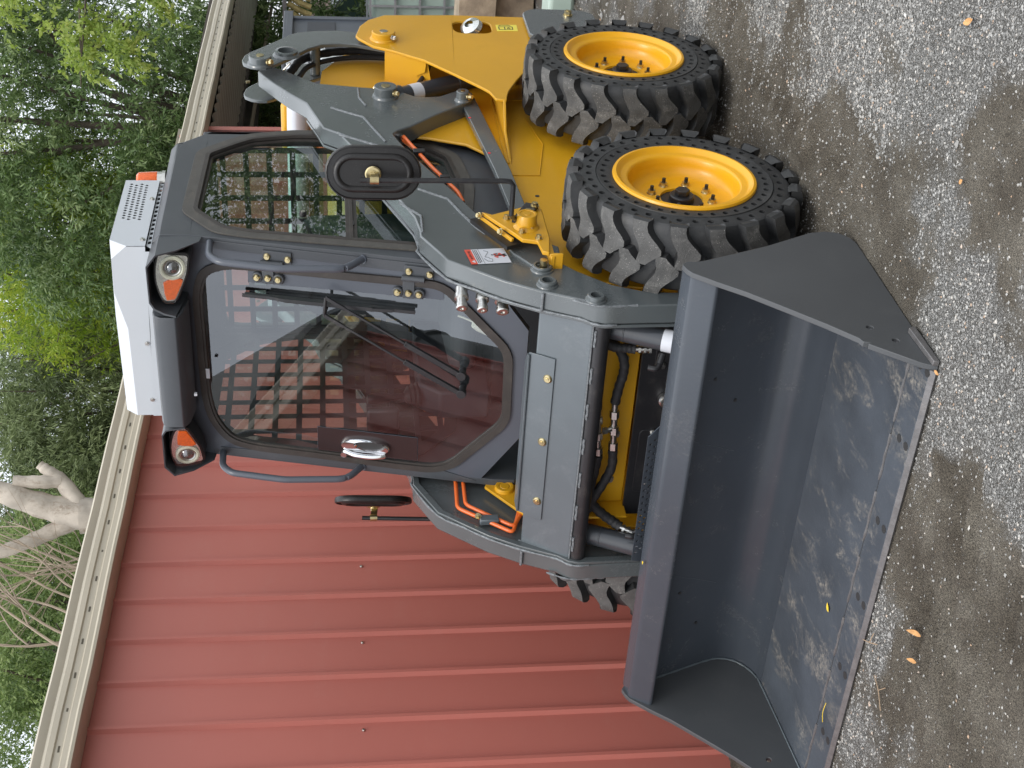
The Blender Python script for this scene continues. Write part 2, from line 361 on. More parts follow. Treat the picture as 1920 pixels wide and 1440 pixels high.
# engine hood between the side plates
hd = MB(); hd.prism([(-1.05,1.20),(-1.18,1.44),(-1.50,1.555),(-1.64,1.55),(-1.82,1.465),(-1.925,1.25),(-1.925,.9),(-1.05,.9)], fy, -.484, .484)
hd.build('engine_hood', YEL, L0, bevel=.006)
for s in (1, -1):
    q = MB()
    q.prism([(-1.36,.24),(-1.36,.86),(-1.30,.87),(-.95,.885),(-.75,.882),(-.72,.872),(-.76,.858),(-1.0,.84),(-1.33,.82),(-1.345,.24)], fy, s*.500, s*.506)
    q.build('side_patch_plate', YEL, L0, bevel=.002)
    # horizontal gusset that carries the tower foot
    g = MB(); g.prism([(-1.40,.500),(-.72,.500),(-.74,.508),(-.92,.545),(-1.0,.640),(-1.40,.640)], fz, .862, .872)
    if s < 0: g = g.mirror()
    g.build('tower_gusset', YEL, L0, bevel=.002)
    w = MB(); w.tube([(-.72,s*.503,.876),(-.95,s*.503,.878),(-1.35,s*.503,.878)], .0035, 6)
    w.tube([(-.62,s*.502,.77),(-.62,s*.502,.90)], .002, 6); w.tube([(-.62,s*.502,.77),(-.90,s*.502,.72),(-1.15,s*.502,.76)], .002, 6)
    w.build('weld_seam', YEL, L0)
# front flange plates in the wheel arch
for s in (1, -1):
    a = MB()
    a.prism([(-.06,.93),(.10,.90),(.22,.60),(.245,.42),(.215,.42),(.10,.60),(.00,.80)], fy, .500, .508)
    a.prism([(.10,.505),(.25,.505),(.25,.552),(.10,.545)], fz, .52, .526)
    if s < 0: a = a.mirror()
    a.build('arch_flange', YEL, L0, bevel=.002)
    h_ = MB()
    for (x, z) in ((.02,.62),(.06,.74),(-.45,.80),(-.78,.62),(.16,.50)): h_.cyl((x,s*.4995,z),(x,s*.5015,z),.008,12)
    h_.build('plate_hole', INK, L0)
# front panel behind the crossmember
fp = MB(); fp.prism([(-.36,.525),(.40,.525),(.40,.86),(-.36,.86)], fx, .236, .246); fp.box(.22,.330,-.372,-.362,.52,.72)
fp.build('front_panel', YEL, L0, bevel=.003)
bp_ = MB(); bp_.prism(rnd([(-.40,.27),(.42,.27),(.42,.525),(-.40,.525)], .02), fx, .262, .272)
bp_.prism(rnd([(-.30,.30),(-.03,.30),(-.03,.50),(-.30,.50)], .02), fx, .270, .274); bp_.prism(rnd([(.19,.30),(.37,.30),(.37,.48),(.19,.48)], .02), fx, .270, .274)
bp_.build('belly_panel', BLK, L0, bevel=.003)
for (y, z) in ((.247,.576),(-.060,.575),(-.256,.578)):
    b = MB(); b.bolt((.247,y,z),(1,0,0),.010,.014); b.build('panel_bolt', ZIN, L0)
for (y, z) in ((.236,.453),(-.040,.453),(-.262,.452)):
    b = MB(); b.bolt((.274,y,z),(1,0,0),.009,.012); b.build('panel_bolt', ZIN, L0)
b = MB(); b.lathe([(.0,.05),(.016,.05),(.020,.044),(.020,.02),(.026,.018),(.026,0)], (.274,.101,.427), (1,0,0), 16); b.build('drain_plug', ZIN, L0)

# ---- rear towers
tower = [(-1.964,.999),(-1.946,1.299),(-1.880,1.370),(-1.80,1.408),(-1.731,1.420),(-1.685,1.428),(-1.653,1.418),(-1.562,1.357),(-1.511,1.273),(-1.413,1.155),(-1.271,1.046),(-1.123,.941),(-1.085,.918),(-1.043,.907),(-1.011,.900),(-1.001,.859),(-1.045,.852),(-1.09,.842),(-1.135,.825),(-1.21,.795),(-1.29,.757),(-1.36,.715),(-1.45,.635),(-1.52,.56),(-1.62,.52),(-1.95,.52)]
slot = [(-1.739,.958),(-1.767,.993),(-1.800,1.006),(-1.840,1.002),(-1.868,.985),(-1.889,.954),(-1.889,.864),(-1.875,.842),(-1.849,.836),(-1.775,.836),(-1.746,.845),(-1.739,.87)]
slot = rnd([(-1.738,1.005),(-1.889,1.005),(-1.889,.838),(-1.738,.838)], .05, 5)
for s in (1, -1):
    t = MB(); t.prism(tower, fy, .630, .642, holes=[slot])
    T = (t if s > 0 else t.mirror()).build('rear_tower', YEL, L0, bevel=.003)
    q = MB()
    web = [(-1.505,1.255),(-1.405,1.140)]
    q.add([(-1.545,.500,1.31),(-1.545,.630,1.31),(-1.42,.630,1.145),(-1.42,.585,1.150),(-1.46,.555,1.18),(-1.46,.53,1.16),(-1.42,.500,1.12)],[(0,1,2,3,4,5,6)])
    q.add([(-1.55,.500,1.305),(-1.55,.630,1.305),(-1.425,.630,1.14),(-1.425,.500,1.115)],[(3,2,1,0)])
    q.add([(-1.935,.500,1.30),(-1.935,.630,1.30),(-1.945,.630,.70),(-1.945,.500,.70)],[(0,1,2,3)])
    q.add([(-1.94,.500,.76),(-1.94,.630,.76),(-1.50,.630,.76),(-1.50,.500,.76)],[(0,1,2,3)])
    (q if s > 0 else q.mirror()).build('tower_web', YEL, T)
    b = MB(); b.lathe([(0,.034),(.046,.034),(.050,.030),(.050,.010),(.056,.006),(.058,0)], (-1.648,.642,1.312), (0,1,0), 28)
    (b if s > 0 else b.mirror()).build('pin_boss', YEL, T)
    b = MB(); b.cyl((-1.648,.676,1.312),(-1.648,.6775,1.312),.017,20); b.bolt((-1.612,.660,1.276),(.7,.15,-.7),.009,.020)
    (b if s > 0 else b.mirror()).build('grease_bolt', ZIN, T)
    lamp = MB(); lamp.lathe([(0,.0),(.030,.006),(.048,.02),(.052,.03),(.045,.05),(.02,.06)], (-1.855,.600,.905), (.35,.9,.55), 24)
    (lamp if s > 0 else lamp.mirror()).build('work_lamp', LENS, T)
    st = MB(); st.prism([(-1.767,.817),(-1.845,.816),(-1.850,.723),(-1.772,.725)], fy, .6425, .6432)
    st.mi(1)
    P = lambda u, v: (-1.770-.08*v-.004*u, .819-.094*u)     # u along the strip downwards, v across
    def ln(pts, w=.0022):
        for (a, b2) in zip(pts[:-1], pts[1:]):
            A = P(*a); B = P(*b2); st.bar((A[0],.6435,A[1]),(B[0],.6435,B[1]),.0008,w,(1,.01,0) if abs(A[0]-B[0]) < abs(A[1]-B[1]) else (0,.01,1))
    ln([(.15,.62),(.78,.62),(.78,.2),(.15,.2),(.15,.62)],.004); ln([(.42,.2),(.42,.62)],.004); ln([(.15,.75),(.25,.86),(.62,.86),(.72,.74)],.004); ln([(.52,.35),(.68,.35),(.60,.50),(.52,.35)],.003)
    (st if s > 0 else st.mirror()).build('winch_sticker', [STKY, INK], T)
    cw = MB(); cw.prism(rnd([(-1.935,.690),(-1.985,.640),(-1.975,.42),(-1.93,.37),(-1.55,.37),(-1.60,.60),(-1.655,.690)], .03), fy, .650, .672)
    (cw if s > 0 else cw.mirror()).build('counterweight', GRY, L0, bevel=.004)
    b = MB(); b.bolt((-1.90,.672,.49),(0,1,0),.016,.022); (b if s > 0 else b.mirror()).build('counterweight_bolt', BRS, L0)
# silver tail tube and amber lamps behind the cab (on the far tower)
# ---- wheels (built once about their own centre, then copied)
TW = .115
def make_wheel():
    w = bpy.data.objects.new('wheel', None); C.objects.link(w); w.parent = L0; w['_local'] = 1; w.empty_display_size = .1
    t = MB()
    t.lathe([(.225,-.10),(.236,-.118),(.340,-.118),(.352,-.108),(.359,-.08),(.360,0),(.359,.08),(.352,.104),(.345,.112)], n=80)
    # outer sidewall made of cells, each with a real round pocket
    def cells(r0, r1, y0, y1, k, off, hr):
        da = 2*math.pi/k; rm = (r0+r1)/2
        for i in range(k):
            a0 = i*da+off; B = []
            for (fr, fa) in ((0,0),(0,.33),(0,.67),(0,1),(.33,1),(.67,1),(1,1),(1,.67),(1,.33),(1,0),(.67,0),(.33,0)):
                rr = r0+(r1-r0)*fr; aa = a0+da*fa; B.append((rr*math.cos(aa), y0+(y1-y0)*fr, rr*math.sin(aa)))
            am = a0+da/2; cx, cz = rm*math.cos(am), rm*math.sin(am); ym = (y0+y1)/2; Hh = []; Hb = []
            for j in range(12):
                bx, _, bz = B[j]; d = Vector((bx-cx, bz-cz)).normalized()*hr; Hh.append((cx+d.x, ym, cz+d.y)); Hb.append((cx+d.x*.9, ym-.022, cz+d.y*.9))
            t.add(B+Hh+Hb, [(j,(j+1)%12,(j+1)%12+12,j+12) for j in range(12)]+[(j+12,(j+1)%12+12,(j+1)%12+24,j+24) for j in range(12)]+[tuple(range(24,36))])
    cells(.247,.289,.116,.120,40,0,.0098); cells(.293,.337,.118,.114,40,math.pi/40,.0105)
    t.lathe([(.225,.105),(.236,.114),(.247,.116)], n=80); t.lathe([(.289,.120),(.291,.114),(.293,.118)], n=80); t.lathe([(.337,.114),(.345,.112)], n=80)
    # lugs: two staggered rows of Z-shaped bars
    NL = 20
    def lug(a0, sgn, top):
        ro = .392; rb = .350
        # (y, centre angle deg, half width deg)
        st = [(.123,0,3.7),(.108,-.1,3.6),(.092,-.8,3.8),(.074,-2.4,4.3),(.056,-4.6,4.9),(.040,-6.3,5.3),(.024,-6.6,5.2),(.008,-5.0,4.1),(-.006,-3.6,3.1),(-.018,-2.8,2.2)]
        T0 = []; T1 = []; B0 = []; B1 = []
        for i, (y, c, hw) in enumerate(st):
            rt = ro-(.004 if i == 0 else 0)-.0006*(y/.02)**2*.25+.0012*math.sin(i*1.7+a0)
            for sgn2, T, B in ((-1, T0, B0), (1, T1, B1)):
                a = R(a0+c+sgn2*hw); ab = R(a0+c+sgn2*(hw+1.3))
                T.append((rt*math.cos(a), y*sgn, rt*math.sin(a))); B.append((rb*math.cos(ab), (y+(.004 if i == 0 else (-.004 if i == len(st)-1 else 0)))*sgn, rb*math.sin(ab)))
        k = len(st)
        if top: t.mi(1); t.add(T0+T1, [(i,i+1,k+i+1,k+i) for i in range(k-1)]); t.mi(0)
        vs = T0+T1+B0+B1
        t.add(vs, [(i,i+1,2*k+i+1,2*k+i) for i in range(k-1)]+[(k+i,k+i+1,3*k+i+1,3*k+i) for i in range(k-1)]+[(k-1,2*k-1,4*k-1,3*k-1)])
        # shoulder: bevelled end that runs down the sidewall
        a1, a2 = R(a0-3.9), R(a0+3.9); b1, b2 = R(a0-5.0), R(a0+5.0)
        t.add([T0[0], T1[0], (.368*math.cos(b2), .127*sgn, .368*math.sin(b2)), (.368*math.cos(b1), .127*sgn, .368*math.sin(b1)), (.338*math.cos(R(a0+3.4)), .117*sgn, .338*math.sin(R(a0+3.4))), (.338*math.cos(R(a0-3.4)), .117*sgn, .338*math.sin(R(a0-3.4))), B0[0], B1[0]],
              [(0,1,2,3),(3,2,4,5),(0,3,6),(1,7,2),(3,5,6),(2,7,4)])
    for i in range(NL): lug(i*360/NL, 1, True); lug((i+.5)*360/NL, -1, True)
    ty = t.build('tyre', [RUB, LUG], w, ang=25)
    r = MB(); r.lathe([(.225,-.115),(.236,-.119),(.236,-.10),(.218,-.06),(.210,.0),(.216,.06),(.224,.100),(.234,.108),(.238,.117),(.235,.124),(.226,.126),(.219,.121),(.213,.112),(.205,.109),(.192,.109),(.186,.106),(.183,.100),(.181,.080),(.177,.058),(.168,.048),(.140,.043),(.072,.042),(.070,.034)], n=88)
    r.build('rim', YELR, w, ang=40)
    h = MB(); h.lathe([(0,.036),(.071,.034),(.071,-.03)], n=40); h.lathe([(0,.056),(.038,.056),(.042,.052),(.042,.03)], n=32); h.hexa((0,.056,0),(0,1,0),.025,.018)
    h.build('hub', BLK, w, bevel=.0015)
    for i in range(8):
        a = R(22.5+45*i); c = (.1016*math.cos(a), .042, .1016*math.sin(a)); n_ = MB()
        n_.lathe([(.0165,0),(.015,.004),(.0,.004)], c, (0,1,0), 16); n_.tube([c,(c[0],.056,c[2])], .0125, 6); n_.mi(1).tube([c,(c[0],.070,c[2])], .0065, 8)
        n_.build('wheel_nut', [BRS, BLK], w)
    return w
w0 = make_wheel()
WY = .674
def setw(w, x, s, spin):
    w.location = Vector((x, s*WY, .390))-L0.location
    w.rotation_euler = (0, R(spin), 0) if s > 0 else (0, R(spin), math.pi)
w1 = copy_tree(w0, L0); w2 = copy_tree(w0, L0); w3 = copy_tree(w0, L0)
setw(w0, 0, 1, 3); setw(w1, -1.119, 1, 11); setw(w2, 0, -1, 7); setw(w3, -1.119, -1, 5)

# ---- lift arms
back = [(-1.530,1.800),(-1.505,1.745),(-1.440,1.680),(-1.350,1.591),(-1.331,1.487),(-1.316,1.412),(-1.303,1.315),(-1.282,1.256),(-1.25,1.228),(-1.225,1.20),(-1.222,1.160),(-1.232,1.10),(-1.290,1.030),(-1.296,1.000),(-1.282,.975),(-1.253,.962),(-1.194,.976),(-1.146,1.020),(-1.042,1.130),(-.931,1.231),(-.884,1.289),(-.862,1.303),(-.840,1.300),(-.724,1.262),(-.337,1.101),(-.138,1.025),(.030,.93),(.137,.820),(.212,.758),(.303,.659),(.344,.565),(.352,.429),(.36,.30),(.40,.22)]
front = [(.50,.22),(.445,.30),(.428,.450),(.435,.66),(.437,.700),(.425,.735),(.395,.770),(.341,.890),(.276,1.000),(.210,1.082),(.137,1.171),(-.029,1.250),(-.073,1.250),(-.168,1.262),(-.415,1.348),(-.720,1.454),(-.854,1.507),(-.905,1.567),(-.993,1.591),(-1.145,1.633),(-1.247,1.707),(-1.382,1.784),(-1.469,1.832)]
arm_poly = back+front
AY = .560; AI = .489
tophump = [(.437,.700),(.425,.735),(.395,.770),(.341,.890),(.276,1.000),(.210,1.082),(.137,1.171),(-.029,1.250),(-.168,1.262)]
for s in (1, -1):
    def B(mb, *a, **k): return (mb if s > 0 else mb.mirror()).build(*a, **k)
    a = MB(); a.prism(arm_poly, fy, AI+.004, AY); A = B(a, 'lift_arm', GRY, L0, bevel=.005)
    # plate edges that stand proud of the box on both faces
    pl = MB(); pp = [(x, z) for x, z in front[2:20]]
    pl.prism(pp+[(x-.028 if x > .3 else x-.010, z-.022 if x < .3 else z) for x, z in reversed(pp)], fy, AI-.010, AI+.001); B(pl, 'inner_flange', GRY, A, bevel=.002)
    wd = MB()
    def wz(pts, r=.0045, y=AY+.001, nn=1):
        P = []
        for a_, b_ in zip(pts[:-1], pts[1:]):
            m_ = max(2, int(H(b_[0]-a_[0], b_[1]-a_[1])/.008)); P += [(a_[0]+(b_[0]-a_[0])*i/m_, y, a_[1]+(b_[1]-a_[1])*i/m_) for i in range(m_)]
        P.append((pts[-1][0], y, pts[-1][1])); wd.tube(P, [r*(1+.22*math.sin(i*2.3)) for i in range(len(P))], 6)
    wz([(-1.097,1.536),(-1.05,1.475),(-1.008,1.413),(-.89,1.374),(-.777,1.335)]); wz([(-.841,1.507),(-.76,1.39),(-.679,1.271)]); wz([(-1.300,1.427),(-1.20,1.425),(-1.119,1.399)],.004)
    wz([(-.379,1.237),(-.34,1.19),(-.300,1.138),(-.19,1.10),(-.079,1.055),(-.04,1.03)]); wz([(-.270,1.307),(-.22,1.275),(-.172,1.239),(-.05,1.24)]); wz([(-.86,1.513),(-.80,1.45)],.003)
    P = cat([(x+.002, AI+.003, z+.002) for x, z in reversed(front[3:16])], 3); wd.tube(P, [.0045*(1+.3*math.sin(i*1.9)) for i in range(len(P))], 6)
    P = cat([(x-.002, AY-.002, z+.001) for x, z in ((.395,.80),(.425,.748),(.436,.71),(.435,.66),(.430,.60))], 4); wd.tube(P, [.0035*(1+.4*math.sin(i*1.7)) for i in range(len(P))], 6)
    wd.tube([(.349,AI+.004,.888),(.349,AY-.003,.888)], .005, 6)
    B(wd, 'weld_bead', WELD, A)
    # bosses
    def boss(x, z, r, h, y=AY, hole=None, mt=GRY):
        m_ = MB()
        if hole: m_.lathe([(hole,-.02),(hole,h),(r-.004,h),(r,h-.004),(r,.006),(r+.004,.004),(r+.006,.0)], (x,y,z), (0,1,0), 28)
        else: m_.lathe([(0,h),(r-.003,h),(r,h-.003),(r,.010),(r+.005,.007),(r+.008,.0)], (x,y,z), (0,1,0), 28)
        return B(m_, 'pin_boss', mt, A)
    boss(-1.220,1.319,.046,.045); boss(-1.192,1.012,.026,.040); boss(.200,.872,.033,.016,hole=.023); boss(.300,.868,.030,.018,hole=.018); boss(.395,.728,.029,.018,hole=.018)
    m_ = MB(); m_.cyl((-1.220,AY+.045,1.319),(-1.220,AY+.0465,1.319),.018,20); m_.bolt((-1.188,AY+.026,1.285),(.6,.2,-.7),.009,.020); m_.bolt((-1.25,AY+.02,1.355),(-.5,.3,.8),.006,.012); m_.bolt((-1.175,AY+.022,.992),(.6,.2,-.6),.009,.022); m_.cyl((-1.192,AY+.040,1.012),(-1.192,AY+.041,1.012),.010,12)
    m_.bolt((.203,AY-.004,.868),(.1,1,.05),.013,.016); m_.tube([(.203,AY-.01,.868),(.206,AY+.038,.870)], .012, 14); B(m_, 'grease_bolt', BRS, A)
    if s > 0:
        q = MB(); q.prism([(-.085,1.020),(.105,.955),(.185,.905),(.175,.80),(.06,.80),(-.02,.90)], fy, .548, .568); B(q, 'stop_block', GRY, A, bevel=.003)
    # upper link from the tower to the arm top
    link = [(-1.470,1.893),(-1.52,1.885),(-1.556,1.866),(-1.626,1.811),(-1.717,1.744),(-1.775,1.705),(-1.805,1.67),(-1.827,1.60),(-1.838,1.50),(-1.80,1.36),(-1.76,1.25),(-1.66,1.22),(-1.60,1.27),(-1.64,1.36),(-1.673,1.430),(-1.678,1.50),(-1.662,1.572),(-1.615,1.625),(-1.516,1.692),(-1.420,1.764),(-1.396,1.795),(-1.397,1.83),(-1.410,1.860),(-1.435,1.886)]
    lk = MB(); lk.prism(link, fy, .592, .608); lk.prism([(x, z) for x, z in link], fy, .450, .464); lk.tube([(-1.69,.465,1.60),(-1.69,.592,1.60)], .022, 14)
    K = B(lk, 'lift_link', GRY, L0, bevel=.003)
    m_ = MB(); m_.lathe([(0,.036),(.043,.036),(.046,.033),(.046,.010),(.052,.006),(.054,0)], (-1.430,.608,1.818), (0,1,0), 28)
    B(m_, 'pin_boss', GRY, K)
    m_ = MB(); m_.lathe([(.034,-.01),(.034,.022),(.046,.020),(.047,.010),(.053,.006),(.056,0)], (-1.530,.608,1.716), (0,1,0), 28); B(m_, 'ring_boss', GRY, K)
    m_ = MB(); m_.cyl((-1.430,.644,1.818),(-1.430,.646,1.818),.016,20); m_.bolt((-1.396,.628,1.785),(.6,.3,-.7),.010,.022); m_.cyl((-1.455,.52,1.865),(-1.452,.52,1.880),.006,10); B(m_, 'grease_bolt', BRS, K)
    # sleeved hoses along the inside of the link
    hs = MB(); P = cat([(-1.50,.52,1.72),(-1.574,.53,1.692),(-1.673,.53,1.662),(-1.74,.53,1.60),(-1.786,.53,1.51),(-1.80,.53,1.39),(-1.775,.53,1.25),(-1.72,.53,1.10)], 6)
    hs.tube(P, [.017*(1+.08*math.sin(i*2.1)) for i in range(len(P))], 12); hs.tube([p+Vector((.035,-.015,-.03)) for p in P], .011, 10)
    hs.tube(cat([(-1.63,.56,1.12),(-1.52,.56,1.13),(-1.42,.545,1.17),(-1.35,.53,1.20)],6), .010, 10)
    B(hs, 'sleeved_hose', HOSE, L0)
    m_ = MB(); m_.tube(cat([(-1.49,.59,1.70),(-1.50,.54,1.735),(-1.51,.50,1.70),(-1.49,.49,1.64)],5), .004, 8); B(m_, 'hose_clip', ZIN, K)
    # lift cylinder
    c = MB(); c.cyl((-1.29,.53,1.270),(-1.62,.53,.74),.037,24); c.cyl((-1.255,.53,1.32),(-1.30,.53,1.255),.046,24); c.cyl((-1.445,.53,1.021),(-1.455,.53,1.005),.0385,24)
    CY = B(c, 'lift_cylinder', CYL, L0, bevel=.002)
    lb = MB(); lb.tube([(-1.322,.53,1.218),(-1.350,.53,1.173)], .0382, 24, caps=False)
    for i in range(4):
        pass
    B(lb, 'cylinder_label', STKW, CY)
    # control link
    k_ = MB(); k_.prism([(-1.315,1.000),(-1.300,1.025),(-1.27,1.022),(-.575,.945),(.02,.90),(.02,.845),(-.575,.885),(-1.26,.957),(-1.295,.965)], fy, .520, .545)
    CL = B(k_, 'control_link', GRY, L0, bevel=.003)
    m_ = MB(); m_.cyl((-1.05,.5455,.995),(-1.05,.5458,.995),.006,10); m_.cyl((-.72,.5455,.950),(-.72,.5458,.950),.006,10); B(m_, 'paint_mark', REDP, CL)

# ---- crossmember joining the arms at the front
def bpt(y, t, o=0.0):     # point on the front plate of the crossmember: t from 0 low edge to 1 high edge
    n_ = Vector((.852,0,.523)); return Vector((.409-.097*t, y, .730+.158*t))+n_*o
cm = MB()
prof = [(.409,.730),(.312,.889),(.285,.880),(.262,.855),(.345,.715),(.38,.71)]
cm.prism(prof, fy, -.488, .488)
CM = cm.build('crossmember', GRYB, L0, bevel=.006)
tb = MB(); tb.cyl((.396,-.488,.701),(.396,.488,.701),.029,28); tb.build('cross_tube', BLK, CM)
wl = MB()
for i in range(7):
    y0 = -.44+i*.14; wl.tube([(.418,y0+j*.012,.722+.001*math.sin(j*2)) for j in range(6)], .0045, 6)
wl.tube([(.411,y,.730) for y in (-.487,.487)], .0035, 6)
for s in (1,-1): wl.tube(cat([(.300,s*.486,.895),(.36,s*.486,.815),(.411,s*.486,.735)],5), .005, 6)
wl.build('weld_bead', WELD, CM)
cp = MB(); P0 = [(.318,1.01),(.345,.38),(-.345,.38),(-.345,1.01)]
cp.prism([(.313,.135/.158*1.0),(.313,.62),(-.351,.62),(-.345,1.12),(.312,1.12)], lambda u,v,o: tuple(bpt(u,v,o)), .002, .006)
cp.prism([(-.340,.018),(.305,.018),(.305,.035),(.250,.075),(-.340,.075)], lambda u,v,o: tuple(bpt(u,1.05,0)+Vector((.045-v*1.0-.02, 0, o))), .012, .018)
arc2 = [bpt(0,1.11,.006)+Vector((-.012*(1-math.cos(a))-.004, 0, .014*math.sin(a))) for a in [i*math.pi/8 for i in range(9)]]
prf = [bpt(0,.62,.006),bpt(0,1.11,.006)]+[Vector((p.x,0,p.z)) for p in arc2[1:]]
cm2 = MB()
ins = [Vector((p.x-.004,0,p.z-.001)) for p in prf]
for (ya, yb) in ((-.346,.312),):
    vs = [(p.x,ya,p.z) for p in prf]+[(p.x,yb,p.z) for p in prf]; k = len(prf); cm2.add(vs, [(i,i+1,k+i+1,k+i) for i in range(k-1)])
cp.build('cover_plate', GRYB, CM, bevel=.001)
for y in (.232,-.022,-.274):
    b = MB(); q = bpt(y,.73,.006); b.lathe([(0,.006),(.011,.006),(.015,.003),(.016,0)], q, (.852,0,.523), 20); b.hexa(q+Vector((.004,0,.002)), (.852,0,.523), .006, .004); b.build('plate_bolt', BRS, CM)

# ---- tilt cylinders and hoses
for s in (1, -1):
    c = MB(); c.cyl((.285,s*.425,.775),(.455,s*.425,.425),.036,28); c.cyl((.362,s*.425,.617),(.365,s*.425,.611),.0368,28); c.cyl((.455,s*.425,.42),(.50,s*.425,.24),.022,20)
    TC = c.build('tilt_cylinder', CYL, L0, bevel=.002)
    f = MB(); f.cyl((.425,s*.375,.50),(.450,s*.345,.515),.012,12); f.tube(cat([(.445,s*.352,.512),(.462,s*.345,.525),(.455,s*.345,.55)],4), .010, 10); f.build('elbow_fitting', BLK, TC)
m_ = MB(); m_.tube([(.418,.425,.502),(.440,.425,.456)], .0372, 28, caps=False); m_.build('cylinder_label', STKW, L0)
def hose(pts, r=.016, name='hydraulic_hose'):
    P = cat(pts, 7); h = MB(); h.tube(P, [r*(1+.07*math.sin(i*1.7)) for i in range(len(P))], 14); return h.build(name, HOSE, L0)
hose([(.33,.44,.72),(.335,.395,.685),(.340,.362,.662),(.345,.352,.632),(.35,.352,.600),(.355,.352,.572)])
hose([(.32,.42,.71),(.320,.372,.665),(.325,.335,.620),(.33,.285,.598),(.33,.240,.596),(.33,.189,.605),(.33,.125,.612)])
hose([(.33,-.070,.600),(.33,-.142,.597),(.33,-.213,.620),(.33,-.278,.648),(.33,-.330,.665)])
hose([(.33,.30,.70),(.33,.190,.683),(.33,.10,.668)])
hose([(.33,-.090,.650),(.33,-.154,.656),(.33,-.235,.664),(.33,-.301,.650),(.335,-.346,.610),(.345,-.370,.575),(.36,-.385,.548)],.0175)
def fitting(a, b, r=.012):
    a = Vector(a); b = Vector(b); f = MB(); n_ = 6
    for i in range(n_):
        p = a.lerp(b, i/n_); q = a.lerp(b, (i+.86)/n_); k = r*(1.25 if i % 2 else .85); f.tube([p, q], k, 6 if i % 2 else 14)
    f.tube([a, b], r*.6, 10); f.build('hose_fitting', ZIN, L0)
fitting((.33,.125,.612),(.33,-.070,.600),.013); fitting((.33,.10,.668),(.33,-.090,.650),.013); fitting((.36,-.385,.548),(.38,-.40,.50),.012); fitting((.355,.352,.572),(.36,.352,.52),.012)
m_ = MB(); m_.tube([(.33,.02,.607),(.345,.022,.632)], .009, 6); m_.tube([(.345,.022,.632),(.347,.022,.645)], .013, 6); m_.build('tee_fitting', ZIN, L0)
# couplers on the inner face of the left arm
for (x, z, r) in ((.237,1.127,.020),(.250,1.061,.019),(.262,.997,.022)):
    f = MB(); a = Vector((x-.085,.482,z-.002)); d = Vector((.9,-.38,.05)).normalized()
    f.lathe([(0,0),(r*.7,0),(r*.7,.02),(r*1.0,.022),(r*1.0,.045),(r*1.15,.048),(r*1.15,.062),(r*.85,.065),(r*.85,.085),(r*.95,.087),(r*.95,.100),(r*.75,.103),(r*.35,.1035),(r*.33,.099),(0,.099)], a, d, 20)
    f.build('quick_coupler', ZIN, L0, ang=25)
# orange pipes on the arms
def pipe(pts, r=.0075, rr=.02):
    P = [Vector(p) for p in pts]; out = [P[0]]
    for i in range(1, len(P)-1):
        a, b, c = P[i-1], P[i], P[i+1]; p0 = b+(a-b).normalized()*rr; p1 = b+(c-b).normalized()*rr
        out += [p0*(1-t)**2+b*2*t*(1-t)+p1*t*t for t in (0,.25,.5,.75,1)]
    out.append(P[-1]); h = MB(); h.tube(out, r, 12); return h.build('orange_pipe', ORG, L0)
pipe([(-.12,-.475,1.070),(.0,-.475,1.092-.0),(.121,-.475,1.099),(.181,-.475,1.022),(.265,-.475,.913),(.150,-.475,.874)] if False else [(-.10,-.475,1.090),(-.055,-.475,1.092),(.121,-.475,1.099),(.181,-.475,1.022),(.268,-.475,.911),(.150,-.475,.876),(.06,-.47,.86)])
pipe([(-.10,-.472,1.063),(-.048,-.472,1.065),(.107,-.472,1.068),(.160,-.472,1.003),(.238,-.472,.905),(.150,-.472,.862),(.06,-.47,.85)])
m_ = MB(); m_.box(.180,.215,-.484,-.460,.955,1.025); m_.build('pipe_clamp', GRYB, L0, bevel=.004); m_ = MB(); m_.bolt((.190,-.461,1.030),(.3,1,.2),.009,.012); m_.build('clamp_bolt', BRS, L0)
pipe([(-.885,.535,1.262),(-.80,.538,1.237),(-.60,.538,1.170),(-.40,.538,1.092),(-.36,.52,1.078)]); pipe([(-.885,.520,1.262),(-.80,.522,1.222),(-.76,.522,1.210)],.009)
m_ = MB(); m_.tube([(-.935,.530,1.290),(-.905,.530,1.276),(-.885,.531,1.264)], .011, 12); m_.build('pipe_fitting', ZIN, L0)
m_ = MB(); m_.box(-.745,-.715,.515,.552,1.19,1.235); m_.box(-.52,-.50,.515,.552,1.115,1.15); m_.build('pipe_clamp', BLK, L0, bevel=.003)
# warning sticker on the left arm
st = MB(); SP = lambda u, v: (.075+.097*u-.013*v, 1.113-.016*u-.131*v)   # u across the strip, v down it
def quad(mi, u0, u1, v0, v1, y=.5625):
    st.mi(mi); st.prism([SP(u0,v0),SP(u1,v0),SP(u1,v1),SP(u0,v1)], fy, y-.0005, y)
quad(1,0,1,0,.16,.5632); quad(0,0,1,.16,1,.5628); quad(2,0,1,.335,.342,.5634)
st.mi(0); st.prism([SP(.74,.125),SP(.92,.125),SP(.83,.04)], fy, .5633, .5638)
LT_ = {'W':[((0,1),(.25,0)),((.25,0),(.5,.7)),((.5,.7),(.75,0)),((.75,0),(1,1))],'A':[((0,0),(.5,1)),((.5,1),(1,0)),((.2,.4),(.8,.4))],'R':[((0,0),(0,1)),((0,1),(.9,1)),((.9,1),(.9,.5)),((.9,.5),(0,.5)),((.4,.5),(1,0))],'N':[((0,0),(0,1)),((0,1),(1,0)),((1,0),(1,1))],'I':[((.5,0),(.5,1))],'G':[((1,1),(0,1)),((0,1),(0,0)),((0,0),(1,0)),((1,0),(1,.45)),((1,.45),(.5,.45))]}
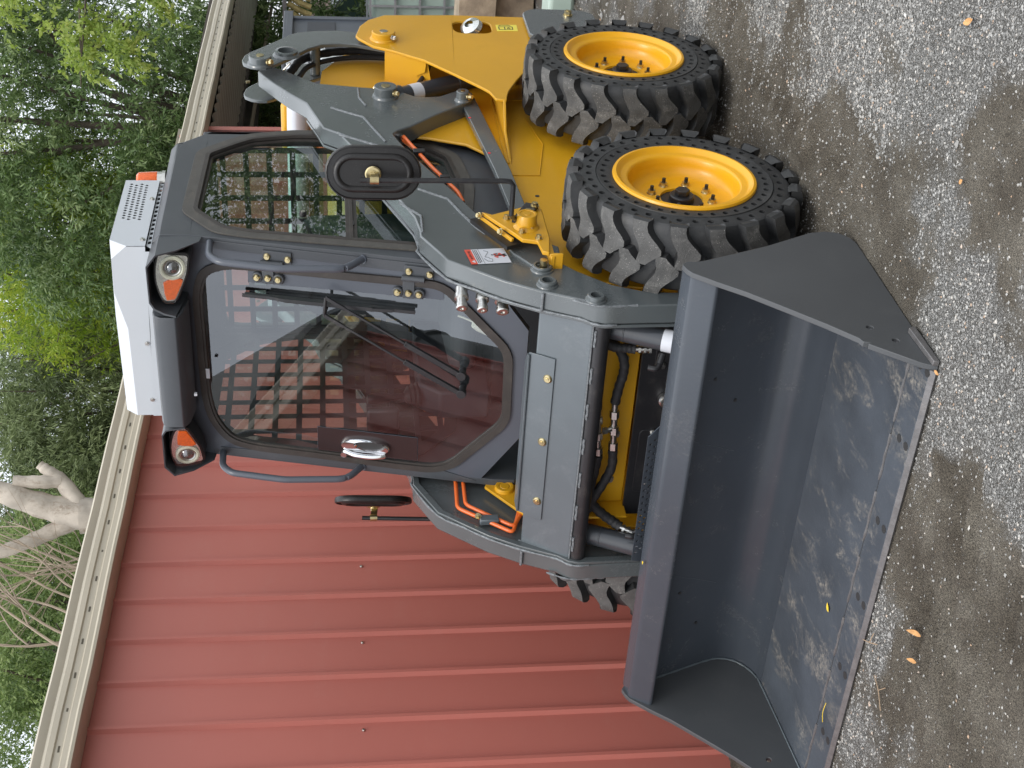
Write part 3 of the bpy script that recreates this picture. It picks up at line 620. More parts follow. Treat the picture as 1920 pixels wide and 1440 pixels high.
for k, c_ in enumerate('WARNING'):
    for p_, q_ in LT_[c_]:
        A = SP(.66-k*.082-p_[0]*.055, .052+.055*(1-p_[1])); B2 = SP(.66-k*.082-q_[0]*.055, .052+.055*(1-q_[1])); st.mi(2); st.bar((A[0],.5634,A[1]),(B2[0],.5634,B2[1]),.0006,.0011,(1,.01,.3))
for r_ in range(3):
    v = .19+r_*.042; k = .06
    while k < .9: w = random.Random(int(k*1000)+r_).uniform(.03,.09); quad(2, k, min(.94,k+w), v, v+.018, .5634); k += w+.02
def sl_(mi, pts, w=.004):
    st.mi(mi)
    for a, b in zip(pts[:-1], pts[1:]):
        A = SP(*a); B2 = SP(*b); st.bar((A[0],.5634,A[1]),(B2[0],.5634,B2[1]),.0006,w,(1,.01,0) if abs(A[0]-B2[0]) < abs(A[1]-B2[1]) else (0,.01,1))
st.mi(2); st.prism([SP(.44+.035*math.cos(a), .62+.026*math.sin(a)) for a in [i*math.pi/4 for i in range(8)]], fy, .5633, .5638)
sl_(2,[(.44,.66),(.46,.80),(.42,.96)],.006); sl_(2,[(.48,.68),(.50,.82),(.52,.97)],.006); sl_(3,[(.36,.68),(.56,.74),(.34,.82),(.60,.90)],.005); sl_(3,[(.55,.66),(.64,.74)],.005); sl_(2,[(.40,.66),(.34,.78)],.003)
sl_(4,[(.12,.46),(.22,.56),(.55,.42),(.62,.52)],.0014); sl_(4,[(.66,.38),(.85,.44),(.88,.55),(.72,.58),(.66,.50)],.0014)
st.build('warning_sticker', [STKW, STKR, INK, INKR, GRYB], L0)

# ---- front pivot brackets with mirror stalk
for s in (1, -1):
    def B(mb, *a, **k): return (mb if s > 0 else mb.mirror()).build(*a, **k)
    br = [(-.087,1.043),(-.067,1.010),(-.101,.945),(-.148,.853),(-.135,.842),(-.085,.838),(.099,.838),(.197,.852),(.190,.872),(.12,.880),(.114,.902),(.106,.929),(.070,.948)]
    b = MB(); b.prism([(x, z) for x, z in br], fy, .606, .620)
    b.add([(-.087,.606,1.043),(-.087,.56,1.046),(.075,.56,.955),(.075,.606,.950),(-.095,.606,1.053),(-.095,.56,1.056),(.080,.56,.964),(.080,.606,.960)],[(0,1,2,3),(4,7,6,5),(0,4,5,1),(1,5,6,2),(2,6,7,3),(3,7,4,0)])
    b.box(-.14,.20,.505,.606,.832,.846); b.box(.185,.197,.508,.612,.805,.85)
    BR = B(b, 'pivot_bracket', YEL, L0, bevel=.003)
    r_ = MB(); r_.bar((-.095,.588,1.056),(.10,.588,.953),.055,.014,(0,1,0)); B(r_, 'rubber_strip', BLKP, BR)
    m_ = MB(); m_.lathe([(0,.048),(.010,.048),(.011,.046),(.024,.046),(.025,.048),(.031,.048),(.033,.045),(.034,.01),(.044,0)], (.020,.620,.905), (0,1,0), 28); B(m_, 'pivot_pin', YEL, BR)
    for (x, z) in ((-.035,.965),(.062,.925),(.105,.875),(.045,.892)):
        q = MB(); q.bolt((x,.620,z),(0,1,0),.009,.014); B(q, 'bracket_bolt', BRS, BR)
    for (x, z) in ((-.075,1.050),(.04,.99)):
        q = MB(); q.bolt((x,.612,z),(.45,.3,.8),.008,.012); B(q, 'bracket_bolt', BRS, BR)
    # mirror
    x0 = -.055
    pth = [(-.10,.632,.858),(-.085,.632,.905),(-.030,.640,.930),(.0,.660,.945),(.0,.700,.955),(-.002,.79,.960),(-.010,.80,.975),(-.02,.80,1.10),(-.075,.775,1.455)] if s > 0 else None
    xm, zm = ((.030,1.407) if s > 0 else (-.300,1.389))
    top = Vector((.053,.800,1.450)) if s > 0 else Vector((-.235,.80,1.435))
    low = Vector((.053,.800,.962)) if s > 0 else Vector((-.205,.80,.960))
    m_ = MB(); m_.bar((-.125,.626,.868),(.00 if s > 0 else -.03,.626,.93),.012,.045,(0,0,1))
    B(m_, 'stalk_plate', BLK, BR)
    m_ = MB(); m_.tube([Vector((.0,.635,.935)),Vector((low.x*.5,.66,.955)),Vector((low.x,.68,.962)),Vector((low.x,.785,.962)),Vector((low.x,.798,.972)),Vector((low.x,.800,.99)),top], .0085, 12)
    m_.bar((low.x,.80,.975),(low.x,.80,1.03),.010,.022)
    MS = B(m_, 'mirror_stalk', BLK, L0)
    for zz in ((-.105,.628,.862),(-.055,.628,.892)):
        q = MB(); q.bolt(Vector(zz)+Vector((0,.005,0)),(0,1,0),.011,.012); B(q, 'stalk_bolt', BRS, MS)
    # mirror head: a stadium shell whose back faces forward
    nrm = Vector((.97,.22,.05)).normalized() if s > 0 else Vector((.70,.71,.03)).normalized()
    up_ = Vector((0,0,1)); up_ = (up_-nrm*up_.dot(nrm)).normalized(); sd = nrm.cross(up_)
    cen = Vector((xm-.030,.800,zm)) if s > 0 else Vector((xm-.0,.775,zm))
    def stad(hw, hh, d):
        out = []; r_ = hw; k = 12
        for i in range(k+1): a = math.pi*i/k; out.append(cen+sd*(r_*math.cos(a))+up_*(hh-hw+r_*math.sin(a))+nrm*d)
        for i in range(k+1): a = math.pi+math.pi*i/k; out.append(cen+sd*(r_*math.cos(a))+up_*(-(hh-hw)+r_*math.sin(a))+nrm*d)
        return out
    m_ = MB(); lay = [stad(.080,.145,-.020),stad(.086,.151,-.018),stad(.089,.154,-.008),stad(.087,.152,.003),stad(.083,.148,.005),stad(.081,.146,.000),stad(.064,.129,.001),stad(.060,.125,.008),stad(.052,.117,.011),stad(.045,.110,.009),stad(.042,.107,.003)]
    k = len(lay[0]); vs = [v for l in lay for v in l]; fs = [(i*k+j,i*k+(j+1)%k,(i+1)*k+(j+1)%k,(i+1)*k+j) for i in range(len(lay)-1) for j in range(k)]+[tuple(range(k)), tuple((len(lay)-1)*k+j for j in range(k))]
    m_.add(vs, fs); MH = B(m_, 'mirror', BLKP, L0, ang=50)
    m_ = MB(); l_ = stad(.079,.144,-.0205); m_.add(l_, [tuple(range(len(l_)))]); B(m_, 'mirror_glass', CHR, MH)
    m_ = MB(); m_.lathe([(0,.022),(.022,.022),(.026,.018)], cen, nrm, 20); m_.bolt(cen+nrm*.022, nrm, .010, .012)
    tp = top-Vector((0,0,.045)); m_.tube([tp-Vector((0,0,.014)), tp+Vector((0,0,.014))], .0135, 14); m_.bar(cen+nrm*.022-up_*.006+up_*(tp.z-cen.z)*0, tp, .018, .024, up_)
    B(m_, 'mirror_clamp', BRS, MH)
# yellow inner pivot seen below the cab on the far side
m_ = MB(); m_.prism([(-.20,.90),(.02,.99),(.27,.80),(.22,.62),(-.20,.62)], fy, -.470, -.458); m_.lathe([(0,.014),(.018,.014),(.019,.010),(.021,.014),(.034,.014),(.037,.0)], (.035,-.458,.918), (0,1,0), 28); m_.build('inner_pivot', YEL, L0, bevel=.002)
# ================================================================== the cab
YC = .460
wind = rnd([(-.270,1.915),(-.405,2.018),(-.875,2.003),(-.961,1.911),(-1.015,1.843),(-1.053,1.68),(-1.05,1.42),(-.98,1.19),(-.86,1.09),(-.60,1.055),(-.30,1.09),(-.142,1.235),(-.184,1.498),(-.238,1.812)], .022, 3)
sidep = [(-.225,2.02),(-.215,1.978),(-.0935,1.435),(.012,.965),(.018,.88),(-.05,.83),(-.45,.84),(-.80,.87),(-.93,1.00),(-1.03,1.20),(-1.085,1.40),(-1.089,1.829),(-1.085,1.999),(-1.070,2.016),(-.993,2.093),(-.933,2.113),(-.823,2.119),(-.30,2.122),(-.226,2.120)]
cab = MB(); cab.prism(sidep, fy, YC-.028, YC, holes=[wind]); cab.prism(sidep, fy, -YC, -YC+.028, holes=[wind])
CAB = cab.build('cab_frame', CABM, L0, bevel=.003)
rf = MB()   # roof with bevelled long edges, and the rear wall with its window
sec = [(-.458,2.085),(-.458,2.121),(-.432,2.146),(.432,2.146),(.458,2.121),(.458,2.085)]
for (xa, xb) in ((-.98,-.225),): rf.prism(sec, fx, xa, xb)
rf.add([(-.98,y,z) for y, z in sec]+[(-1.07,y*.98,2.0+(z-2.085)*.3) for y, z in sec], [(i,(i+1)%6,(i+1)%6+6,i+6) for i in range(6)]+[tuple(range(6,12))])
rf.prism([(-.46,1.20),(.46,1.20),(.46,2.03),(-.46,2.03)], fx, -1.088, -1.06, holes=[rnd([(-.41,1.24),(.41,1.24),(.41,1.985),(-.41,1.985)], .06)])
rf.prism([(-.46,.60),(.46,.60),(.46,1.20),(-.46,1.20)], fx, -1.07, -1.04)
rf.build('roof', CABM, CAB, bevel=.004)
SW = None
for s in (1, -1):
    def B(mb, *a, **k): return (mb if s > 0 else mb.mirror()).build(*a, **k)
    t = MB(); t.prism(grow(wind, .042), fy, YC+.0005, YC+.007, holes=[wind]); TR = B(t, 'side_window', TRIM, L0, bevel=.002)
    t = MB(); t.prism(grow(wind, .004), fy, YC-.004, YC+.009, holes=[grow(wind, -.012)]); t.prism(grow(wind, .002), fy, YC-.022, YC-.006, holes=[grow(wind, -.022)])
    t.box(-1.04,-.185,YC-.020,YC-.004,1.452,1.492); t.box(-1.035,-.19,YC-.010,YC+.002,1.466,1.478); B(t, 'window_frame', RUBS, TR, bevel=.0015)
    gpl = grow(wind, -.006); g = MB(); g.add([(u, YC-.014, v) for u, v in gpl], [tuple(t) for t in tessellate_polygon([[Vector((u, v, 0)) for u, v in gpl]])]); B(g, 'window_pane', GLS, TR)
    if s > 0:
        q = MB(); q.lathe([(.0,.016),(.011,.016),(.013,.012),(.013,0)], (-.395,YC-.012,1.64), (0,1,0), 20); q.mi(1).cyl((-.395,YC+.004,1.64),(-.395,YC+.0055,1.64),.008,16); q.build('window_latch', [BLKP, ZIN], TR)
        q = MB(); q.box(-.33,-.30,YC-.006,YC+.001,1.462,1.468); q.build('latch_slot', INK, TR)
# guard mesh inside the far window and the back window
gm = MB()
gp = grow(wind, .015); y_ = -.425; holes = []
def inside(px, pz, poly):
    c = False; n = len(poly)
    for i in range(n):
        x1, z1 = poly[i]; x2, z2 = poly[(i+1) % n]
        if (z1 > pz) != (z2 > pz) and px < (x2-x1)*(pz-z1)/(z2-z1)+x1: c = not c
    return c
px_, pz_ = .098, .0905; x00, z00 = -1.09, 1.04
cut = []
zz_ = np.linspace(.99, 2.06, 216)
for i in range(1, 10):      # uprights, clipped to the window outline
    xb = x00+i*px_; ok = [z for z in zz_ if inside(xb, z, gp)]
    if ok: gm.box(xb-.0125, xb+.0125, y_, y_+.005, min(ok), max(ok))
xx_ = np.linspace(-1.1, -.1, 220)
for j in range(0, 12):
    zb = z00+j*pz_; ok = [x for x in xx_ if inside(x, zb, gp)]
    if ok: gm.box(min(ok), max(ok), y_-.0015, y_+.0065, zb-.011, zb+.011)
gm.prism(grow(wind, .02), fy, y_-.001, y_+.006, holes=[grow(wind, -.03)]); gm.build('guard_mesh', GRID, CAB)
gm = MB()
for i in range(9): gm.box(-1.03, -1.024, -.422+i*.1025, -.400+i*.1025, 1.22, 2.0)
for j in range(9): gm.box(-1.0315, -1.0225, -.42, .42, 1.225+j*.0905, 1.247+j*.0905)
gm.build('guard_mesh', GRID, CAB)
g = MB(); g.add([(-1.073,-.415,1.235),(-1.073,.415,1.235),(-1.073,.415,1.99),(-1.073,-.415,1.99)], [(0,1,2,3)]); g.build('rear_window', GLS, CAB)

# ---- front frame and glazed door
seal = rnd([(.236,2.012),(.330,1.985),(.366,1.900),(.374,1.165),(.135,.930),(-.165,.924),(-.385,1.108),(-.414,1.180),(-.414,1.321),(-.406,1.594),(-.404,1.830),(-.385,1.925),(-.300,1.985),(-.20,2.005)], .05, 4)
outer = [(.452,2.06),(.449,1.61),(.447,1.29),(.443,1.012),(.313,.940),(.225,.872),(-.225,.872),(-.441,1.008),(-.447,1.29),(-.449,1.61),(-.455,2.06)]
f = MB(); f.prism(outer, fd, -.028, 0, holes=[seal]); FR = f.build('door_frame', CABP, L0, bevel=.003)
f = MB()
for s in (1, -1):    # raised post face next to the cab side
    f.prism([(s*.449,1.96),(s*.420,1.96),(s*.405,1.18),(s*.443,1.02)] , fd, .0005, .004)
f.prism([(-.42,1.99),(.42,1.99),(.42,2.10),(-.42,2.10)], fd, -.03, -.002); f.build('post_face', CABM, FR, bevel=.001)
f = MB(); f.prism(grow(seal, .012), fd, -.004, .010, holes=[grow(seal, -.012)]); f.prism(grow(seal, .000), fd, -.010, .004, holes=[grow(seal, -.020)])
DR = f.build('door', RUBS, L0, bevel=.003, seg=3)
gpl = grow(seal, -.008); g = MB(); g.add([dp(u, v, -.003) for u, v in gpl], [tuple(t) for t in tessellate_polygon([[Vector((u, v, 0)) for u, v in gpl]])]); g.build('door_glass', GLF, DR)
f = MB(); f.prism([(.352,1.827),(.300,1.829),(.312,1.163),(.366,1.165)], fd, -.0005, .0012)
f.prism([(-.278,1.601),(-.384,1.601),(-.384,1.236),(-.280,1.238)], fd, -.0005, .0010); f.build('printed_band', CABP, DR).data.materials[0] = CABP
bx_ = MB(); bx_.prism([(-.279,1.600),(-.383,1.600),(-.383,1.237),(-.281,1.239)], fd, .0012, .0020); bx_.build('lock_plate', mat('lock_plate_paint', (.030,.018,.018), .25), DR)
# chrome handle
hd_ = MB()
ov = lambda cy, cz, ry, rz, o, n=20: [dp(cy+ry*math.cos(2*math.pi*i/n), cz+rz*math.sin(2*math.pi*i/n)*(1+.08*math.cos(2*math.pi*i/n)), o) for i in range(n)]
rings = [ov(-.340,1.425,.033,.088,.001),ov(-.340,1.425,.034,.090,.010),ov(-.340,1.425,.031,.086,.019),ov(-.331,1.410,.021,.056,.021),ov(-.330,1.410,.018,.051,.012)]
vs = [v for l in rings for v in l]; hd_.add(vs, [(i*20+j,i*20+(j+1)%20,(i+1)*20+(j+1)%20,(i+1)*20+j) for i in range(4) for j in range(20)])
hd_.tube(cat([dp(-.362,1.50,.018),dp(-.368,1.46,.030),dp(-.368,1.40,.032),dp(-.364,1.35,.022)],5), [.009]*5+[.010]*5+[.010]*5+[.008], 12); hd_.cyl(dp(-.372,1.500,.012),dp(-.372,1.500,.034),.011,16)
HN = hd_.build('door_handle', CHR, DR, ang=60)
q = MB(); q.add(ov(-.330,1.410,.0185,.0515,.012), [tuple(range(20))]); q.build('handle_recess', INK, HN)
# hinges
for zz in (1.281, 1.757):
    k = .320 if zz < 1.5 else .322
    hg = MB(); y0 = .331
    for dz in (-.037, .036): hg.lathe([(0,.012),(.017,.012),(.019,.009),(.019,0)], dp(y0,zz+dz,.004), (.976,0,.219), 20)
    hg.prism([(y0-.022,zz-.020),(y0+.062,zz-.020),(y0+.062,zz+.020),(y0-.022,zz+.020)], fd, .006, .012); hg.prism([(y0-.020,zz-.050),(y0+.010,zz-.050),(y0+.010,zz+.050),(y0-.020,zz+.050)], fd, .003, .010)
    hg.tube([dp(y0+.060,zz-.055,.018), dp(y0+.060,zz+.022,.018)], .011, 14); hg.prism([(y0+.060,zz-.082),(y0+.105,zz-.082),(y0+.105,zz+.015),(y0+.060,zz+.015)], fd, .003, .012)
    HG = hg.build('door_hinge', CABM, DR, bevel=.0015)
    for (yy, z2, oo) in ((y0,zz+.037,.016),(y0,zz,.014),(y0,zz-.036,.016),(y0+.084,zz,.012),(y0+.080,zz-.070,.012)):
        q = MB(); a = dp(yy,z2,oo); q.lathe([(0,.008),(.009,.008),(.012,.004),(.013,0)], a, (.976,0,.219), 16); q.hexa(a+Vector((.006,0,.0015)),(.976,0,.219),.006,.004); q.build('hinge_bolt', BRS, HG)
# grab handles
for s in (1, -1):
    P = [(-.205,s*.442,1.953),(-.115,s*.440,1.950),(-.072,s*.440,1.915),(-.024,s*.440,1.723),(-.020,s*.440,1.515),(-.035,s*.440,1.485),(-.094,s*.438,1.438)]
    PP = [Vector(P[0])]
    for i in range(1, len(P)-1):
        a, b, c = map(Vector, P[i-1:i+2]); rr = .022; p0 = b+(a-b).normalized()*rr; p1 = b+(c-b).normalized()*rr
        PP += [p0*(1-t)**2+b*2*t*(1-t)+p1*t*t for t in (0,.25,.5,.75,1)]
    PP.append(Vector(P[-1])); h = MB(); h.tube(PP, .0125, 16); h.tube([Vector(P[-1])+Vector((-.012,0,-.010)), Vector(P[-1])+Vector((.002,0,.002))], .017, 16)
    h.build('grab_handle', CABP, L0)
# wipers
def wp(pts, r): q = MB(); q.tube([dp(*p) for p in pts], r, 8); return q
W1 = MB()
o_ = .050
for (pv, el) in (((-.036,1.085),(.233,1.558)), ((.040,1.088),(.303,1.552))):
    W1.tube([dp(pv[0],pv[1],.004), dp(pv[0],pv[1],.040)], .013, 16); W1.tube([dp(pv[0],pv[1],.030), dp(pv[0],pv[1],.052)], .017, 16)
    mid = (pv[0]+(el[0]-pv[0])*.42, pv[1]+(el[1]-pv[1])*.42)
    W1.bar(dp(pv[0],pv[1],.044), dp(mid[0],mid[1],o_), .019, .012, (.976,0,.219)); W1.bar(dp(mid[0],mid[1],o_), dp(el[0],el[1],o_+.004), .008, .006, (.976,0,.219))
    W1.tube([dp(mid[0]*.98,mid[1]*.998,o_+.005), dp(mid[0]*.98,mid[1]*.998,o_+.010)], .003, 8)
    e2 = (pv[0]+(el[0]-pv[0])*.86, pv[1]+(el[1]-pv[1])*.86); W1.bar(dp(e2[0],e2[1],o_+.003), dp(el[0],el[1],o_+.004), .013, .009, (.976,0,.219))
W1.tube([dp(.303,1.552,o_+.004), dp(.233,1.558,o_+.004)], .006, 8); W1.tube([dp(.233,1.558,o_+.006), dp(.250,1.556,.012)], .006, 8)
WP = W1.build('wiper', BLK, DR, bevel=.001)
q = MB(); q.bar(dp(.258,1.845,.020), dp(.262,1.255,.020), .012, .006, (.976,0,.219)); q.bar(dp(.258,1.84,.006), dp(.262,1.26,.006), .004, .012, (.976,0,.219))
q.bar(dp(.259,1.70,.028), dp(.261,1.40,.028), .014, .008, (.976,0,.219)); q.bar(dp(.262,1.76,.026), dp(.259,1.69,.030), .012, .004, (.976,0,.219)); q.bar(dp(.259,1.41,.030), dp(.262,1.33,.026), .012, .004, (.976,0,.219))
q.build('wiper_blade', BLK, WP)
# lamp visor over the door with a pod at each end
vz = MB()
X0 = -.20
secm = [(-.28,2.150),(-.105,2.150),(-.078,2.142),(-.066,2.126),(-.063,2.072),(-.072,2.062),(-.095,2.050),(-.19,2.035),(-.19,2.045),(-.098,2.062),(-.078,2.074),(-.078,2.122),(-.09,2.136),(-.28,2.138)]
vz.prism(secm, fy, -.228, .228)
VS = vz.build('lamp_visor', CABM, L0, bevel=.003)
for s in (1, -1):
    def B(mb, *a, **k): return (mb if s > 0 else mb.mirror()).build(*a, **k)
    # open-fronted hood: loop at the back (narrow) and at the mouth
    mouth = [(.228,2.068),(.236,2.105),(.250,2.140),(.275,2.155),(.415,2.155),(.458,2.122),(.460,2.055),(.460,1.985)]
    bk = [(.228,2.035),(.232,2.10),(.246,2.136),(.270,2.150),(.415,2.152),(.456,2.121),(.458,2.05),(.458,1.975)]
    xm_ = [-.064,-.068,-.078,-.082,-.078,-.082,-.115,-.178]
    h = MB(); k = len(mouth)
    O = [(xm_[i], mouth[i][0], mouth[i][1]) for i in range(k)]; Bk = [(-.235, bk[i][0], bk[i][1]) for i in range(k)]
    cx_, cz_ = .345, 2.07
    def shr(p, d=.006): v = Vector((0, cx_-p[1], cz_-p[2])); v = v.normalized()*d; return (p[0]-.001, p[1]+v.y, p[2]+v.z)
    Oi = [shr(p) for p in O]; Bi = [shr(p) for p in Bk]
    h.add(O+Bk, [(i,i+1,k+i+1,k+i) for i in range(k-1)]); h.add(Oi+Bi, [(i,i+1,k+i+1,k+i) for i in range(k-1)]); h.add(O+Oi, [(i,i+1,k+i+1,k+i) for i in range(k-1)])
    h.add([(-.064,.228,2.072),(-.19,.228,2.04),(-.235,.228,2.14),(-.09,.228,2.14),(-.066,.228,2.12)], [(0,1,2,3,4)])
    B(h, 'lamp_hood', CABM, VS, ang=50)
    lp = [(.440,2.116),(.428,2.020),(.366,2.028),(.325,2.044),(.267,2.070),(.268,2.106),(.30,2.120),(.347,2.130),(.395,2.128)]
    lp = rnd(lp, .012, 3)
    tilt = lambda u, v, o: (-.128+o+.10*(v-2.075)-.12*(u-.35), u, v)
    b = MB(); b.prism(grow(lp, .008), tilt, -.075, .004); LB = B(b, 'headlight', BLKP, L0, bevel=.003)
    b = MB(); b.prism(grow(lp, -.001), tilt, .004, .007); B(b, 'lamp_reflector', LENS, LB)
    c_ = Vector(tilt(.389,2.074,.008)); ax_ = Vector((1,.12,-.10))
    b = MB(); b.lathe([(.043,0),(.043,.006),(.036,.009),(.031,.006),(.030,.0)], c_, ax_, 32); B(b, 'lamp_ring', RING, LB)
    b = MB(); b.lathe([(.030,.0),(.028,.006),(.024,.004)], c_, ax_, 28); B(b, 'inner_ring', ZIN, LB)
    b = MB(); b.lathe([(.024,.003),(.018,.010),(.010,.014),(0,.016)], c_, ax_, 24); B(b, 'projector_lens', BULB, LB)
    ap = [(.344,2.040),(.325,2.047),(.275,2.070),(.272,2.098),(.300,2.104),(.338,2.106),(.345,2.090),(.348,2.072),(.350,2.055)]
    b = MB(); b.prism(ap, tilt, .0072, .012); B(b, 'turn_signal', AMB, LB, bevel=.002)
    b = MB(); b.prism(grow(lp, -.002), tilt, .026, .028)
    for i in range(len(lp)):
        pass
    B(b, 'lamp_cover', GLL, LB)
q = MB(); q.prism([(-.075,1.995),(-.115,1.995),(-.115,1.982),(-.075,1.982)], fd, .003,.008); q.box(-.10,-.09,-.11,-.10,2.02,2.03); q.build('serial_tag', STKW, DR)

# ---- interior
s_ = MB()
s_.prism([(-.93,1.06),(-.90,1.62),(-.84,1.66),(-.79,1.62),(-.72,1.12),(-.40,1.10),(-.36,1.05),(-.38,1.00),(-.90,.98)], fy, -.20, .20)
ST = s_.build('seat', SEAT, L0, bevel=.02, seg=3)
s_ = MB(); s_.prism([(-.84,1.62),(-.80,1.80),(-.76,1.80),(-.74,1.62)], fy, -.11, .11); s_.build('headrest', SEAT, ST, bevel=.015)
c_ = MB()
for s in (1,-1): c_.prism([(-.80,.95),(-.80,1.22),(-.35,1.22),(-.28,1.14),(-.28,.95)], fy, s*.24, s*.36)
c_.prism([(-1.03,.70),(-1.03,.93),(-.45,.93),(-.40,.62),(.00,.60),(.0,.58),(-1.03,.58)], fy, -.45, .45)
CN = c_.build('side_console', INTR, L0, bevel=.012)
for s in (1,-1):
    j = MB(); j.lathe([(.045,0),(.05,.01),(.040,.018),(.046,.026),(.034,.034),(.038,.042),(.026,.052),(.012,.06),(.012,.11),(.020,.13),(.024,.17),(.018,.20),(0,.205)], (-.36,s*.30,1.215), (.15,0,1), 20); j.build('joystick', BLKP, CN)
j = MB(); j.box(-.20,-.17,-.40,-.24,1.30,1.42); j.build('display_screen', BLKP, CN, bevel=.01)
j = MB(); j.tube(cat([(-.20,-.40,1.45),(-.17,-.36,1.46),(-.16,-.34,1.38),(-.19,-.33,1.30)],5), .010, 10); j.build('inner_handle', BLKP, CN)
for y in (-.18,.10):
    j = MB(); j.bar((-.12,y,.64),(-.06,y,.80),.10,.015,(0,1,0)); j.build('foot_pedal', BLKP, CN)
# door-post inside, roof lining
j = MB(); j.box(-1.02,-.25,-.425,.425,2.05,2.06); j.box(-1.05,-1.035,-.43,.43,.95,1.21); j.build('roof_lining', INTR, CAB)
j = MB(); j.lathe([(0,0),(.020,0),(.024,.02),(.020,.09),(.012,.11),(.004,.115)], dp(.205,1.06,-.05), (-.1,-.55,-.8), 14); j.tube(cat([dp(.225,1.12,-.05),dp(.22,1.10,-.05),dp(.205,1.06,-.05)],4),.004,6); j.build('washer_plug', RING, CN)

# ---- air conditioner on the roof
ac = MB()
XF, YA0, YA1 = -.205, -.268, .428
xb_ = -.715
fr_ = [(YA0,2.185),(YA1,2.168),(YA1,2.286),(.245,2.288),(.10,2.254),(-.225,2.252),(-.262,2.284)]
A_ = [(XF,YA0,2.19),(XF,YA1,2.168),(XF,YA1,2.230),(XF,YA1-.05,2.284),(XF,.245,2.286),(XF,.10,2.252),(XF,-.225,2.250),(XF,YA0,2.25),(XF-.045,YA1,2.290),(XF-.028,.14,2.294),(XF-.028,-.262,2.290),(XF-.03,YA0,2.285),(xb_,YA0,2.285),(xb_,YA1,2.287)]
ac.add(A_, [(0,1,2,3,4,5,6,7),(2,8,3),(4,9,10,6,5),(6,10,11,7),(8,13,12,11,10,9,4,3)])
ac.add([(XF,YA0,2.19),(XF,YA0,2.25),(XF-.03,YA0,2.285),(xb_,YA0,2.285),(xb_,YA0,2.19)], [(0,1,2,3,4)])
ac.add([(xb_,YA0,2.19),(xb_,YA0,2.285),(xb_,YA1,2.287),(xb_,YA1,2.165)], [(0,1,2,3)])
# side face with rows of real slots
sf = [(XF,2.168),(XF,2.230),(XF-.045,2.290),(xb_,2.287),(xb_,2.165)]; hl = []
for r_ in range(4):
    for i in range(15 if r_ % 2 == 0 else 15):
        cx2 = -.682+i*.0192+(.0096 if r_ % 2 else 0); cz2 = 2.262-r_*.0185; hl.append(circ(cx2, cz2, .0068, 6))
ac.prism(sf, fy, YA1-.002, YA1, holes=hl)
AC = ac.build('air_conditioner', WHT, L0, ang=30)
q = MB(); q.prism([(XF-.004,2.150),(XF-.02,2.166),(xb_+.01,2.164),(xb_+.01,2.150)], fy, YA1-.012, YA1-.010, holes=[[(-.695+i*.0335,2.1525),(-.675+i*.0335,2.1525),(-.672+i*.0335,2.1625),(-.692+i*.0335,2.1625)] for i in range(14)])
q.box(xb_+.01,XF-.02,-.25,.40,2.146,2.152)
q.add([(XF+.002,YA0-.002,2.150),(XF+.002,YA1-.02,2.150),(XF+.003,YA1-.02,2.172),(XF+.003,.10,2.176),(XF+.003,YA0-.002,2.194)],[(0,1,2,3,4)]); q.build('vent_skirt', WHT, AC)
q = MB(); q.box(xb_+.02,XF-.05,-.24,.39,2.155,2.275); q.build('condenser_core', BLK, AC)
q = MB()
for (x, z) in ((-.559,2.178),(-.250,2.180)): q.bolt((x,YA1,z),(0,1,0),.007,.006)
for y in (.04,-.20): q.bolt((XF+.002,y,2.192),(1,0,0),.006,.005)
q.build('screw', ZIN, AC)
q = MB(); q.lathe([(.036,0),(.036,.030)], (-.775,.395,2.150), (0,0,1), 24); q.lathe([(.040,.0),(.040,.012)], (-.775,.395,2.150), (0,0,1), 24); BC = q.build('beacon', ZIN, L0)
q = MB(); q.lathe([(.036,.030),(.037,.034),(.034,.098),(.026,.106),(0,.108)], (-.775,.395,2.150), (0,0,1), 24); q.build('beacon_lens', AMB, BC)

# ================================================================== the bucket
BW = .851
pts = [(.668,.470),(.655,.425),(.615,.320),(.580,.225),(.571,.170),(.592,.113),(.645,.071),(.700,.055),(.842,.043),(1.13,.020),(1.236,.012)]
def curve2(p, n=5): return [(v.x, v.z) for v in cat([(a, 0, b) for a, b in p], n)]
inn = curve2(pts[:8], 4)+pts[8:]
b = MB(); k = len(inn)
vs = []
NY = 12
def thick(i):
    a = Vector(inn[max(0,i-1)]); c = Vector(inn[min(k-1,i+1)]); d = (c-a).normalized(); return Vector((-d.y, d.x))*(-.012)
for j in range(NY+1):
    y = -BW+.016+(2*BW-.032)*j/NY; vs += [(x, y, z) for x, z in inn]
for j in range(NY+1):
    y = -BW+.016+(2*BW-.032)*j/NY
    for i in range(k):
        t_ = thick(i); vs.append((inn[i][0]+t_.x*(1 if i<14 else 0), y, max(.0, inn[i][1]+t_.y)))
M_ = (NY+1)*k
split = 28
for i in range(k-1):
    b.mi(1 if inn[i][0] > .59 and i > 18 else 0)
    for j in range(NY): a = j*k+i; b.v  # faces appended below
faces = []; mats_ = []
for i in range(k-1):
    mi = 1 if inn[i][0] >= .695 and inn[i][1] < .12 else 0
    for j in range(NY): a = j*k+i; faces.append((a,a+1,a+k+1,a+k)); mats_.append(mi); faces.append((M_+a,M_+a+k,M_+a+k+1,M_+a+1)); mats_.append(0)
b.v += [tuple(v) for v in vs]; b.f += faces; b.m += mats_
BU = b.build('bucket', [BKT, BKTF], L0, ang=28)
lip = [(.668,.548),(.735,.538),(.744,.530),(.782,.474),(.780,.464),(.690,.438),(.656,.440),(.652,.53)]
q = MB(); q.prism(rnd(lip, .010, 3), fy, -BW+.016, BW-.016); q.build('bucket_lip', BKT, BU, ang=50)
